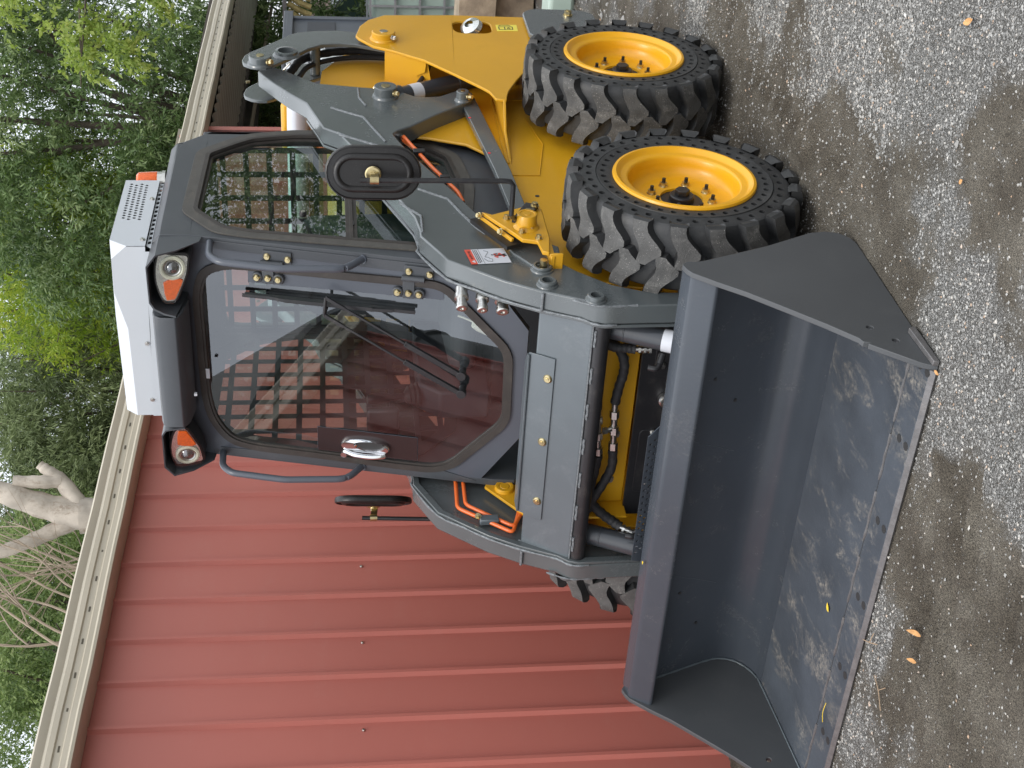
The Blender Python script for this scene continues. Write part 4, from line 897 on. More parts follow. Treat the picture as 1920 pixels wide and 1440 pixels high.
sp_ = [(.684,.545),(.700,.556),(.728,.548),(.747,.537),(.798,.480),(.855,.409),(.942,.319),(1.027,.233),(1.100,.166),(1.118,.160),(1.122,.143),(1.128,.150),(1.223,.038),(1.240,.0),(.575,.0),(.535,.010),(.505,.035),(.495,.075),(.503,.122),(.587,.279),(.677,.492)]
for s in (1, -1):
    q = MB(); q.prism(sp_, fy, s*(BW-.016), s*BW, holes=[circ(1.046,.119,.010,10), circ(1.112,.070,.010,10)]); q.build('side_plate', BKTS, BU, bevel=.0015)
    q = MB(); q.prism([(1.065,.004),(1.075,.024),(1.238,.016),(1.241,.0)], fy, s*BW, s*(BW+.016)); q.build('wear_strip', EDGE, BU, bevel=.002)
    w = MB(); P = cat([(x+.004, s*(BW-.020), z+.004) for x, z in inn[2:-1:2]], 2); w.tube(P, [.0035*(1+.3*math.sin(i*2.7)) for i in range(len(P))], 6); w.build('weld_bead', GRYB, BU)
q = MB(); q.prism([(1.128,.0245),(1.236,.018),(1.246,.006),(1.240,.0),(1.122,.002)], fy, -BW+.016, BW-.016); CE = q.build('cutting_edge', BKTF, BU, bevel=.001)
q = MB(); q.prism([(1.2361,.0178),(1.2475,.006),(1.2425,-.002),(1.234,.004)], fy, -BW+.014, BW-.014); q.build('edge_bevel', EDGE, CE)
q = MB()
for (a0, a1) in ((.80,.60),(.56,.40),(.36,.18),(.12,-.06),(-.12,-.28),(-.34,-.52),(-.58,-.80)):
    P = [(1.129+.0015*math.sin(i*1.3),a0+(a1-a0)*i/8,.026) for i in range(9)]; q.tube(P, [.0038*(1+.3*math.sin(i*2.1)) for i in range(9)], 6)
q.build('weld_bead', EDGE, CE)
q = MB(); q.prism([(1.1205,-.82),(1.1265,-.82),(1.1265,.82),(1.1205,.82)], fz, .0212, .0222); q.build('edge_gap', INK, CE)
for y in (.832-.012,.577,.290,.003,-.280,-.565):
    for (x, dy) in ((1.174,0),(1.216,.003)):
        if abs(y) > .81: x += .01
        zt = .0245-(x-1.128)*.0602
        q = MB(); q.lathe([(0,.0012),(.0125,.0012),(.0125,0)], (x,y+dy,zt-.0002), (.06,0,1), 18); q.build('bolt_hole', INK, CE)
for (zz, yy) in ((.385,.42),(.30,.32),(.385,-.45),(.30,-.62)):
    xx = .580+(.655-.580)*(zz-.225)/.20
    q = MB(); q.lathe([(0,.0030),(.006,.0030),(.006,0)], (xx-.001,yy,zz), (.93,0,-.36), 12); q.build('drain_hole', INK, BU)
r_ = random.Random(5)
for (y0, y1, k0, k1, w) in ((.24,.10,1,11,.0008),(-.34,-.47,3,12,.0006)):
    q = MB(); P = []
    for i in range(k0, min(k1, len(inn)-6)):
        t = (i-k0)/(k1-k0); P.append((inn[i][0]+.0005, y0+(y1-y0)*t, inn[i][1]+.0005))
    q.tube(cat(P, 2), w, 4); q.build('scratch_mark', GRYB, BU)
# perforated step behind the lip
q = MB(); hl = []
for i in range(18):
    for r_ in range(2): hl.append(circ(.185-i*.026+(.013 if r_ else 0), .561-r_*.015, .0052, 8))
q.prism([(.215,.573),(-.285,.572),(-.31,.520),(.262,.520)], lambda u,v,o: (.640+.35*(v-.545)+o, u, v), 0, .005, holes=hl)
q.build('step_plate', BKT, BU)
q = MB(); q.prism([(.43,.40),(.43,.12),(.54,.12),(.54,.20),(.56,.40)], fy, -.50, .50); q.build('quick_hitch', BLK, L0, bevel=.01)
m_ = MB()
for s in (1,-1): m_.cyl((.43,s*.47,.30),(.43,s*.58,.30),.03,20)
m_.build('hitch_pin', BRS, L0)
if '_local' in w0: pass
# ================================================================== ground
rng = np.random.default_rng(7)
def vnoise(x, y, s, seed):
    r = np.random.default_rng(seed); T = r.random((256, 256)); u = x*s+100; v = y*s+100
    i = np.floor(u).astype(int); j = np.floor(v).astype(int); fu = u-i; fv = v-j; fu = fu*fu*(3-2*fu); fv = fv*fv*(3-2*fv)
    i &= 255; j &= 255; i1 = (i+1) & 255; j1 = (j+1) & 255
    return (T[i,j]*(1-fu)+T[i1,j]*fu)*(1-fv)+(T[i,j1]*(1-fu)+T[i1,j1]*fu)*fv-.5
def fbm(x, y, s, seed, o=4): return sum(vnoise(x, y, s*2**k, seed+k)*.5**k for k in range(o))
def ell(x, y, cx, cy, rx, ry, a=0):
    c, s = math.cos(a), math.sin(a); u = (x-cx)*c+(y-cy)*s; v = -(x-cx)*s+(y-cy)*c
    return np.clip(1.35-np.sqrt((u/rx)**2+(v/ry)**2), -2, 1)
def gravel(x, y):
    g = np.clip((y-(1.13+.26*x))*3.2, -1.2, 1)
    g = np.maximum(g, ell(x, y, 1.42, 1.02, .56, .20, .12)-.15)
    g = np.maximum(g, ell(x, y, 1.72, .86, .35, .22, .2)-.1)
    g = np.maximum(g, ell(x, y, 1.34, -.02, .30, .10, 1.2)-.35); g = np.maximum(g, ell(x, y, 1.33, -.36, .16, .26, .1)-.25)
    g = np.maximum(g, ell(x, y, 1.62, -.02, .13, .36, -.25)-.3); g = np.maximum(g, ell(x, y, 1.80, .30, .10, .25, -.2)-.5)
    g = np.maximum(g, np.where(x < -1.0, np.clip(fbm(x*.4, y, 2.2, 31)*3.0+.15, -1, .6), -2))
    g = g+fbm(x, y, 3.2, 11)*1.5+fbm(x, y, 14, 15)*.7
    g = g-1.6*np.clip(ell(x, y, 1.80, .36, .42, .42, .2), 0, 1)-.7*np.clip(ell(x, y, .35, .93, .75, .13, .1), 0, 1)
    return np.clip(g*1.05+.12, 0, 1)
def height(x, y):
    h = fbm(x, y, 1.3, 3)*.030+fbm(x, y, 9, 5)*.012+fbm(x, y, 42, 8, 2)*.0075
    rip = np.clip(ell(x, y, 1.75, .30, .42, .50, .3), 0, 1)*(.6+vnoise(x, y, 5, 44))
    ph = (x*.80+y*.28)*2*math.pi/.062+fbm(x, y, 3.5, 40)*6
    h = h+rip*.0170*np.sin(ph)
    rip2 = np.clip(ell(x, y, -.25, .90, 1.1, .10, .12), 0, 1); h = h+rip2*.008*np.sin((x*.9-y*.3)*2*math.pi/.09+fbm(x, y, 5, 41)*5)
    d = np.zeros_like(x)+1
    # packed flat under the machine and its bucket
    m_ = ((x > .45) & (x < 1.27) & (np.abs(y) < .92)) | ((x > -1.5) & (x < .4) & (np.abs(y) < .84) & (np.abs(y) > .5))
    return np.where(m_, np.minimum(h*.3, .002)-.004, h-.004)
def axis(lo, a, b, hi, fine, n0):
    left = lo+(a-lo)*(1-(1-np.linspace(0, 1, n0))**2.5); right = b+(hi-b)*np.linspace(0, 1, n0)**2.5
    return np.concatenate([left[:-1], np.arange(a, b, fine), right])
xs = axis(-90, -2.6, 2.5, 90, .0125, 70); ys = axis(-90, -1.6, 2.1, 90, .0125, 60)
X, Y = np.meshgrid(xs, ys, indexing='ij'); Z = height(X, Y)
far = np.clip((np.hypot(X, Y)-6)/8, 0, 1); Z = Z*(1-far)
gv = gravel(X, Y)
def fastmesh(name, V, F, mats, attrs=None, smooth=True, matidx=None):
    me = bpy.data.meshes.new(name); nv = len(V); nf = len(F); k = F.shape[1]
    me.vertices.add(nv); me.vertices.foreach_set('co', V.astype(np.float32).ravel())
    me.loops.add(nf*k); me.loops.foreach_set('vertex_index', F.astype(np.int32).ravel())
    me.polygons.add(nf); me.polygons.foreach_set('loop_start', np.arange(nf, dtype=np.int32)*k)
    me.polygons.foreach_set('use_smooth', np.full(nf, smooth))
    for m_ in (mats if isinstance(mats, list) else [mats]): me.materials.append(m_)
    if matidx is not None: me.polygons.foreach_set('material_index', matidx.astype(np.int32))
    for an, av in (attrs or {}).items():
        a = me.attributes.new(an, 'FLOAT', 'POINT'); a.data.foreach_set('value', av.astype(np.float32).ravel())
    me.update(calc_edges=True); o = bpy.data.objects.new(name, me); C.objects.link(o); return o
def gmat():
    m = bpy.data.materials.new('dirt_and_gravel'); m.use_nodes = True; n = m.node_tree; L = n.links; p = n.nodes['Principled BSDF']
    p.inputs['Roughness'].default_value = .92; p.inputs['Specular IOR Level'].default_value = .25
    ge = n.nodes.new('ShaderNodeNewGeometry'); pos = ge.outputs['Position']
    at = n.nodes.new('ShaderNodeAttribute'); at.attribute_name = 'gravel'
    def nz(s, d=6, r=.6):
        q = n.nodes.new('ShaderNodeTexNoise'); q.inputs['Scale'].default_value = s; q.inputs['Detail'].default_value = d; q.inputs['Roughness'].default_value = r; L.new(pos, q.inputs['Vector']); return q.outputs['Fac']
    def rp(src, cols):
        q = n.nodes.new('ShaderNodeValToRGB'); q.color_ramp.elements[0].position = cols[0][0]; q.color_ramp.elements[0].color = (*cols[0][1],1)
        q.color_ramp.elements[1].position = cols[-1][0]; q.color_ramp.elements[1].color = (*cols[-1][1],1)
        for a, c in cols[1:-1]: e = q.color_ramp.elements.new(a); e.color = (*c,1)
        L.new(src, q.inputs[0]); return q.outputs[0]
    def mx(f, a, b, mode='MIX'):
        q = n.nodes.new('ShaderNodeMix'); q.data_type = 'RGBA'; q.blend_type = mode
        if isinstance(f, float): q.inputs[0].default_value = f
        else: L.new(f, q.inputs[0])
        L.new(a, q.inputs[6]); L.new(b, q.inputs[7]); return q.outputs[2]
    dirt = rp(nz(5, 8), [(.3,(.085,.072,.055)),(.5,(.145,.128,.102)),(.72,(.215,.196,.162))])
    df = rp(nz(260, 4, .7), [(.35,(.35,.35,.35)),(.5,(.9,.9,.9)),(.70,(1.75,1.72,1.66))]); dirt = mx(1.0, dirt, df, 'MULTIPLY')
    v = n.nodes.new('ShaderNodeTexVoronoi'); v.inputs['Scale'].default_value = 240; L.new(pos, v.inputs['Vector'])
    sv = n.nodes.new('ShaderNodeSeparateColor'); L.new(v.outputs['Color'], sv.inputs[0])
    gr = rp(sv.outputs[0], [(.0,(.19,.187,.178)),(.35,(.29,.288,.276)),(.7,(.38,.376,.36)),(1.0,(.56,.55,.53))])
    ed = rp(v.outputs['Distance'], [(.0,(1.1,1.1,1.1)),(.35,(.85,.85,.85)),(.6,(.35,.34,.32))]); gr = mx(1.0, gr, ed, 'MULTIPLY')
    mm = n.nodes.new('ShaderNodeMapRange'); L.new(at.outputs['Fac'], mm.inputs[0]); mm.inputs[1].default_value = .18; mm.inputs[2].default_value = .80
    L.new(mx(mm.outputs[0], dirt, gr), p.inputs['Base Color'])
    ad_ = n.nodes.new('ShaderNodeMath'); ad_.operation = 'SUBTRACT'; L.new(nz(170, 5, .7), ad_.inputs[0]); q = n.nodes.new('ShaderNodeMath'); q.operation = 'MULTIPLY'; q.inputs[1].default_value = .8
    L.new(v.outputs['Distance'], q.inputs[0]); L.new(q.outputs[0], ad_.inputs[1])
    b = n.nodes.new('ShaderNodeBump'); b.inputs['Strength'].default_value = 1.0; b.inputs['Distance'].default_value = .009; L.new(ad_.outputs[0], b.inputs['Height']); L.new(b.outputs[0], p.inputs['Normal'])
    return m
nx_, ny_ = len(xs), len(ys); idx = np.arange(nx_*ny_).reshape(nx_, ny_)
F = np.stack([idx[:-1,:-1], idx[1:,:-1], idx[1:,1:], idx[:-1,1:]], -1).reshape(-1, 4)
gnd = fastmesh('ground', np.stack([X, Y, Z], -1).reshape(-1, 3), F, gmat(), {'gravel': gv}); tag(gnd, 'dirt yard patched with pale crushed gravel', kind='structure')
# loose stones
def stones(n, x0, x1, y0, y1, smin, smax, dens, seed, aspect=.6):
    r = np.random.default_rng(seed); x = r.uniform(x0, x1, n); y = r.uniform(y0, y1, n); g = gravel(x, y)
    keep = r.random(n) < dens(g)
    keep &= ~((x > .48) & (x < 1.245) & (np.abs(y) < .88)) & (y > -1.53)
    x, y, g = x[keep], y[keep], g[keep]; n = len(x); s = smin+(smax-smin)*r.random(n)**3.2
    base = np.array([[1,0,0],[0,1,0],[-1,0,0],[0,-1,0],[.1,.1,1],[0,0,-1]], float)
    V = base[None]*(1+r.uniform(-.35, .35, (n, 6, 1))) + r.uniform(-.28, .28, (n, 6, 3)); V *= s[:, None, None]*np.stack([np.ones(n), r.uniform(.6, 1, n), r.uniform(.45, .8, n)], -1)[:, None, :]
    a = r.uniform(0, 6.28, n); c, s_ = np.cos(a), np.sin(a); vx = V[..., 0]*c[:, None]-V[..., 1]*s_[:, None]; vy = V[..., 0]*s_[:, None]+V[..., 1]*c[:, None]
    z = height(x, y)*(1-np.clip((np.hypot(x, y)-6)/8, 0, 1)); V = np.stack([vx+x[:, None], vy+y[:, None], V[..., 2]+(z+s*.12)[:, None]], -1)
    f = np.array([[0,1,4],[1,2,4],[2,3,4],[3,0,4],[1,0,5],[2,1,5],[3,2,5],[0,3,5]]); Fc = (np.arange(n)[:, None, None]*6+f[None]).reshape(-1, 3)
    return V.reshape(-1, 3), Fc, np.repeat(r.random(n), 6), np.repeat(g, 6)
sets = [stones(150000, .35, 2.35, -1.2, 2.0, .0012, .0056, lambda g: .08+.92*g, 1), stones(80000, -1.7, .6, .4, 2.0, .0018, .0068, lambda g: .10+.90*g, 2),
        stones(26000, -5, -1.0, -.6, 1.6, .003, .009, lambda g: .2+.7*g, 3), stones(1500, -9, -3, -1.4, .6, .01, .03, lambda g: .6+0*g, 4), stones(300, -.9, 2.3, -1.0, 2.0, .006, .013, lambda g: .15+.85*g, 5)]
off = 0; VV = []; FF = []; AA = []; GG = []
for V, F, a, g in sets: VV.append(V); FF.append(F+off); AA.append(a); GG.append(g); off += len(V)
def smat():
    m = bpy.data.materials.new('crushed_stone'); m.use_nodes = True; n = m.node_tree; p = n.nodes['Principled BSDF']; p.inputs['Roughness'].default_value = .85
    a = n.nodes.new('ShaderNodeAttribute'); a.attribute_name = 'tint'; q = n.nodes.new('ShaderNodeValToRGB'); e = q.color_ramp.elements
    e[0].position = 0; e[0].color = (.15,.145,.133,1); e[1].position = 1; e[1].color = (.62,.61,.57,1)
    for po, c in ((.22,(.23,.225,.21)),(.5,(.31,.305,.29)),(.8,(.40,.395,.375)),(.93,(.50,.47,.42)),(.965,(.44,.30,.20))): k = e.new(po); k.color = (*c, 1)
    n.links.new(a.outputs['Fac'], q.inputs[0]); n.links.new(q.outputs[0], p.inputs['Base Color']); return m
go = fastmesh('gravel', np.concatenate(VV), np.concatenate(FF), smat(), {'tint': np.concatenate(AA)}, smooth=False); tag(go, 'loose crushed grey stones scattered over the dirt', 'gravel', kind='stuff')

# fallen leaves and twigs
def leafobj(name, x, y, z, ln, wd, rot, m_, label, cat, curl=.25, tilt=0.0):
    q = MB(); n_ = 9; ce = []; le = []; ri = []
    for i in range(n_):
        t = i/(n_-1); u = (t-.5)*ln; w = wd*.5*math.sin(math.pi*min(1, t*.98+.02))**.8*(1-.25*t); h = .004+curl*ln*.25*(abs(t-.45)**1.5)*2
        for arr, s in ((le, 1), (ce, 0), (ri, -1)): arr.append((x+u*math.cos(rot)-s*w*math.sin(rot), y+u*math.sin(rot)+s*w*math.cos(rot), z+h+abs(s)*w*.35+tilt*u))
    q.add(le+ce+ri, [(i,i+1,n_+i+1,n_+i) for i in range(n_-1)]+[(n_+i,n_+i+1,2*n_+i+1,2*n_+i) for i in range(n_-1)])
    o = q.build(name, m_); tag(o, label, cat); return o
def hz(x, y):
    a = np.linspace(-.035, .035, 9); A, B_ = np.meshgrid(a, a); return float(height(x+A, y+B_).max())-.002
leafobj('leaf', 1.023, -.178, .0275, .030, .020, 2.4, LEAFY, 'small yellow heart shaped leaf lying on the bucket floor', 'leaf')
leafobj('leaf', .716, -.243, .546, .020, .013, .9, LEAFY, 'tiny yellow leaf stuck on the top lip of the bucket', 'leaf')
leafobj('dry_leaf', 1.556, .222, hz(1.55,.22)+.004, .090, .017, 3.72, LEAFB, 'long tan dry leaf on the dirt in front of the bucket edge', 'leaf', .5)
leafobj('dry_leaf', 1.570, .155-.020, hz(1.57,.13)+.004, .062, .014, 3.75, LEAFB, 'short pointed tan leaf beside the longer dry leaf on the dirt', 'leaf', .4)
leafobj('dry_leaf', .936, 1.654, hz(.936,1.654)+.006, .055, .02, .5, LEAFB, 'tan dry leaf on the pale gravel behind the front wheel', 'leaf', .5)
leafobj('dry_leaf', 1.262, .846, hz(1.262,.846)+.004, .030, .012, .2, LEAFB, 'small tan leaf at the left front corner of the bucket', 'leaf', .3)
leafobj('dry_leaf', 1.09, 1.30, hz(1.09,1.30)+.005, .022, .014, .8, LEAFB, 'small curled brown leaf on the dirt band between the gravel patches', 'leaf', .4)
def twig(pts, r, label):
    q = MB(); 
    for p in pts: q.tube(cat([(x, y, hz(x, y)+.006) for x, y in p], 4), r, 6)
    tag(q.build('twig', TWIG), label, 'twig')
twig([[(1.262,-.085),(1.31,-.05),(1.35,-.02)],[(1.31,-.05),(1.315,-.01)]], .0016, 'thin brown twig on the gravel close to the bucket edge')
twig([[(1.39,-.10),(1.43,-.12),(1.47,-.16)],[(1.43,-.12),(1.46,-.08)]], .0013, 'forked reddish twig on the dirt in front of the bucket')
q = MB(); q.tube(cat([(1.158,-.455,.028),(1.165,-.49,.034),(1.172,-.525,.030)],4), .0012, 5); tag(q.build('grass_stalk', LEAFY), 'thin yellow dry stalk lying on the bucket cutting edge', 'stalk')

# ================================================================== the red shed
SH = thing('shed', (0, -1.6, 0), 'long red corrugated metal shed with a cream slotted gutter along its eaves', 'shed')
WX0, WX1, WY0 = -5.72, 2.42, -1.556
rib0, pitch_ = .102, .2475
per = 3; sheet_w = pitch_*per; n = -30
ribs = [rib0+pitch_*i for i in range(-24, 37)]
def sheetprof(xa, xb):
    out = [(xa, 0)]
    for r_ in ribs:
        if xa-.001 <= r_ < xb-.02: out += [(r_+.000, 0), (r_+.010, .018), (r_+.026, .018), (r_+.036, 0)]
    out.append((xb, 0)); res = []
    for p in out:
        if not res or p[0] > res[-1][0]+1e-4: res.append(p)
    return res
i0 = 0
edges = [WX0]+[ribs[i] for i in range(0, len(ribs), per) if WX0+.3 < ribs[i] < WX1-.3]+[WX1]
for a_, b_ in zip(edges[:-1], edges[1:]):
    pr = sheetprof(a_, b_); q = MB(); k = len(pr); zs = [-.02, 1.2, 2.62]
    vs = [(x, WY0+d, z) for z in zs for x, d in pr]; q.add(vs, [(j*k+i, j*k+i+1, (j+1)*k+i+1, (j+1)*k+i) for j in range(2) for i in range(k-1)])
    q.build('cladding_sheet', WALL, SH, ang=20)
q = MB()
for zz in (1.44,):
    for i, r_ in enumerate(ribs):
        if WX0 < r_ < WX1 and i % 2 == 0:
            x = r_+.075; q.lathe([(0,.006),(.005,.006),(.008,.002),(.008,0)], (x,WY0+.001,zz+.022*r_+.004*math.sin(i)), (0,1,0), 8)
o = q.build('screw_heads', ZIN, SH); o['kind'] = 'stuff'
q = MB(); q.box(WX1,WX1+.01,-7.5,WY0+.02,0,2.66); q.box(WX0-.01,WX0,-7.5,WY0+.004,0,2.6); q.box(WX0-.012,WX0+.05,WY0+.0185,WY0+.021,0,2.55); q.build('end_wall', WALL, SH)
# gutter: profile (y,z) pushed along x, with a faint sag of the fall towards the far end
def gz(x): return .016*(x-.4) if x < .4 else 0.0
gp_ = [(-1.540,2.668),(-1.452,2.676),(-1.432,2.680),(-1.426,2.672),(-1.430,2.655),(-1.436,2.640),(-1.430,2.628),(-1.430,2.606),(-1.438,2.600),(-1.438,2.575),(-1.430,2.569),(-1.430,2.548),(-1.424,2.540),(-1.426,2.528),(-1.440,2.522),(-1.548,2.520)]
def gutter(xa, xb, par):
    q = MB(); k = len(gp_); ns = max(2, int((xb-xa)/.25)+1); vs = []
    for j in range(ns):
        x = xa+(xb-xa)*j/(ns-1); w_ = .0022*math.sin(x*5.1)+.0015*math.sin(x*13)
        vs += [(x, y+w_*(1 if z < 2.56 else .3), z+gz(x)+.0015*math.sin(x*7)) for y, z in gp_]
    q.add(vs, [(j*k+i, j*k+i+1, (j+1)*k+i+1, (j+1)*k+i) for j in range(ns-1) for i in range(k-1)])
    return q.build('gutter', GUT, par, ang=25)
G1 = gutter(-4.95, WX1, SH)
q = MB()
for i in range(70):
    x = -4.9+i*.1925
    if x < WX1: z = 2.588+gz(x); q.add([(x,-1.4372,z-.004),(x+.032,-1.4372,z-.004),(x+.032,-1.4372,z+.004),(x,-1.4372,z+.004)], [(0,1,2,3)])
q.build('overflow_slots', mat('slot_dark', (.10,.085,.06), .8), SH)
q = MB(); q.prism([(-1.56,2.60),(-7.5,2.60),(-7.5,2.63),(-1.55,2.64)], fx, WX0, WX1); q.build('roof', ROOFS, SH)
# the open carport that carries on from the far end of the shed
CP = thing('carport', (-9, -3, 0), 'open timber carport with corrugated roof and dark beams beyond the far end of the shed', 'carport')
gutter(-13.0, -4.965, CP)
q = MB(); q.box(-4.975,-4.94,-1.436,-1.424,2.52+gz(-4.95),2.668+gz(-4.95)); q.build('gutter_joint', GUT, CP)
q = MB()
for i in range(50):
    x = -12.6+i*.1525
    if x < -5: z = 2.588+gz(x); q.add([(x,-1.4372,z-.004),(x+.028,-1.4372,z-.004),(x+.028,-1.4372,z+.004),(x,-1.4372,z+.004)], [(0,1,2,3)])
q.build('overflow_slots', mat('slot_dark', (.10,.085,.06), .8), CP)
q = MB(); k = 0; ns = 160; vs = []
for i in range(ns+1):
    x = -13+7.28*i/ns; d = .012*(1 if (i//2) % 2 else -1); vs += [(x,-1.545,2.50+gz(x)+d),(x,-2.35,2.475+gz(x)+d)]
q.add(vs, [(2*i,2*i+1,2*i+3,2*i+2) for i in range(ns)]); q.build('roof_sheet', ROOFS, CP, ang=10)
q = MB(); q.prism([(-1.55,2.53),(-5.8,2.60),(-5.8,2.64),(-1.55,2.60)], fx, -13, WX0); q.build('roof_top', BEAM, CP)
for (y, z0, z1, w, x1_) in ((-2.38,2.30,2.455,.09,0),(-3.1,2.26,2.46,.08,0),(-4.0,2.24,2.46,.08,0),(-5.0,2.2,2.46,.1,0)):
    q = MB(); q.box(-13,WX0-.02,y-w/2,y+w/2,z0,z1); q.build('beam', BEAM, CP, bevel=.004)
q = MB(); q.bar((-13,-2.50,2.10),(-5.78,-2.50,2.30),.03,.03); q.build('angle_iron', mat('rusty_angle', (.16,.13,.09), .8), CP)
for (x, y) in ((-12.2,-2.4),(-12.2,-5.0),(-9.2,-5.0)):
    q = MB(); q.box(x-.06,x+.06,y-.06,y+.06,0,2.35); q.build('post', BEAM, CP, bevel=.004)
q = MB(); q.box(-13,WX0-.02,-5.06,-4.98,1.95,2.03); q.build('rail', BEAM, CP)

# ================================================================== things behind
# yellow machine behind the loader, only its top tube and lamps show
NM = thing('parked_machine', (-3.6,-.7,0), 'partly hidden yellow machine with thick silver tube and amber lamps behind the loader', 'machine')
q = MB(); q.box(-3.10,-3.03,-1.05,-.23,.5,1.10); q.box(-4.2,-3.1,-1.05,-.30,.45,1.10); q.box(-3.08,-3.04,-.52,-.23,1.10,1.80); q.build('body', YEL, NM, bevel=.02)
q = MB(); q.tube([(-2.98,-1.30,1.722),(-2.98,.02,1.705)], .058, 28); q.build('silver_tube', SILV, NM)
q = MB(); q.box(-3.00,-2.97,-.95,-.24,1.58,1.655); q.box(-3.03,-2.99,-.95,-.24,1.50,1.56); q.build('brown_rail', mat('brown_paint', (.20,.12,.05), .5), NM)
for (y, z, r_) in ((-.40,1.800,.028),(-.44,1.585,.030)):
    q = MB(); q.lathe([(0,.05),(r_*.7,.045),(r_,.03),(r_,0)], (-2.99,y,z-.0), (1,0,0), 20); q.build('amber_lamp', AMB, NM)
for (x, y) in ((-3.3,-.35),(-3.3,-.95),(-4.0,-.35),(-4.0,-.95)):
    q = MB(); q.tube([(x,y-.09,.32),(x,y+.09,.32)], .32, 30); q.build('wheel', RUB, NM, bevel=.02)
# grey bin
BN = thing('grey_bin', (-3.75,-.4,0), 'tall dark grey plastic bin with ribbed rim standing behind the loader', 'bin')
q = MB(); q.box(-4.12,-3.42,-.62,-.14,.06,1.775)
q.build('body', BIN, BN, bevel=.01)
q = MB(); q.box(-4.15,-3.39,-.66,-.105,1.780,1.800); q.box(-4.15,-3.39,-.122,-.105,1.745,1.785); q.box(-3.44,-3.405,-.145,-.128,.08,1.77); q.box(-4.13,-4.09,-.145,-.128,.08,1.77); q.box(-3.60,-3.55,-.14,-.098,1.71,1.79); q.build('rim', BIN, BN, bevel=.004)
q = MB(); q.box(-3.72,-3.50,-.141,-.132,1.50,1.665); q.box(-3.72,-3.50,-.141,-.132,1.16,1.30); q.box(-4.04,-3.80,-.141,-.132,1.50,1.665); q.box(-4.04,-3.80,-.141,-.132,1.16,1.30); q.build('moulded_panel', mat('bin_panel', (.05,.055,.065), .5), BN, bevel=.003)
q = MB(); q.box(-3.86,-3.76,-.1315,-.1305,1.575,1.615)
def letter(ch, x, z, h, w):
    S = {'n': [((0,0),(0,1)),((0,1),(1,1)),((1,1),(1,0))], 'u': [((0,1),(0,0)),((0,0),(1,0)),((1,0),(1,1))], 'e': [((0,.5),(1,.5)),((1,.5),(1,1)),((1,1),(0,1)),((0,1),(0,0)),((0,0),(1,0))]}[ch]
    for a, b in S: q.bar((x-a[0]*w,-.131,z+a[1]*h),(x-b[0]*w,-.131,z+b[1]*h),.005,.005)
for i, c_ in enumerate('nue'): letter(c_, -3.54-i*.045, 1.565, .030, .028)
q.build('moulded_text', STKW, BN)
# white panel stack seen through the linkage
PN = tag(MB().box(-3.2,-2.9,-.28,.02,.9,1.585).build('white_cabinet', mat('white_cabinet_paint', (.62,.66,.66), .4), None, bevel=.01), 'pale grey metal cabinet partly hidden behind the lift link', 'cabinet')
PN2 = tag(MB().box(-2.88,-2.80,-.25,.00,.9,1.52).build('grey_board', BIN, None, bevel=.01), 'dark grey board leaning against the pale cabinet', 'board')
# far row
PK = tag(MB().box(-15.6,-15.3,-8,1.6,0,1.80).build('rendered_wall', PINK, None), 'pale pink rendered wall beyond the yard', 'wall')
LT = thing('rope_screen', (-9.1,-1.7,0), 'screen of twisted yellowed rope on a pale post at the yard edge', 'screen')
q = MB()
for i in range(26): q.tube(cat([(-9.1,-2.45+i*.075,1.70),(-9.1,-2.45+i*.075+.04,1.80),(-9.1,-2.45+i*.075+.11,1.915)],4), .028, 8)
q.build('rope', LATT, LT)
q = MB(); q.box(-9.15,-9.05,-3.2,.4,1.93,1.965); q.build('rail', GALV, LT); q = MB(); q.box(-9.15,-9.08,.3,.4,0,1.93); q.build('post', GALV, LT)
# ute with its windscreen
UT = thing('parked_ute', (-12.3,-2.8,0), 'silver ute with sloping windscreen parked behind the row of tanks', 'ute')
q = MB(); q.prism([(-2.6,.45),(.6,.45),(.6,1.02),(.30,1.10),(-.45,1.12),(-.95,1.50),(-2.2,1.52),(-2.6,1.1)], lambda u, v, o: (-12.3+o, u-1.7, v), -.75, .75); q.build('body', SILV, UT, bevel=.03)
q = MB(); q.prism([(-.52,1.14),(-.95,1.47),(-1.5,1.48),(-1.5,1.14)], lambda u, v, o: (-12.3+o, u-1.7, v), .752, .757); q.build('window', mat('car_glass', (.10,.16,.14), .08), UT)
q = MB(); q.add([(-11.57,-2.16,1.13),(-11.57,-2.60,1.47),(-13.0,-2.60,1.47),(-13.0,-2.16,1.13)], [(0,1,2,3)]); q.build('windscreen', mat('windscreen_glass', (.12,.20,.17), .06), UT)
for u in (-2.3,-.2):
    q = MB(); q.tube([(-11.60,u-1.7,.33),(-11.50,u-1.7,.33)], .33, 30); q.build('wheel', RUB, UT)
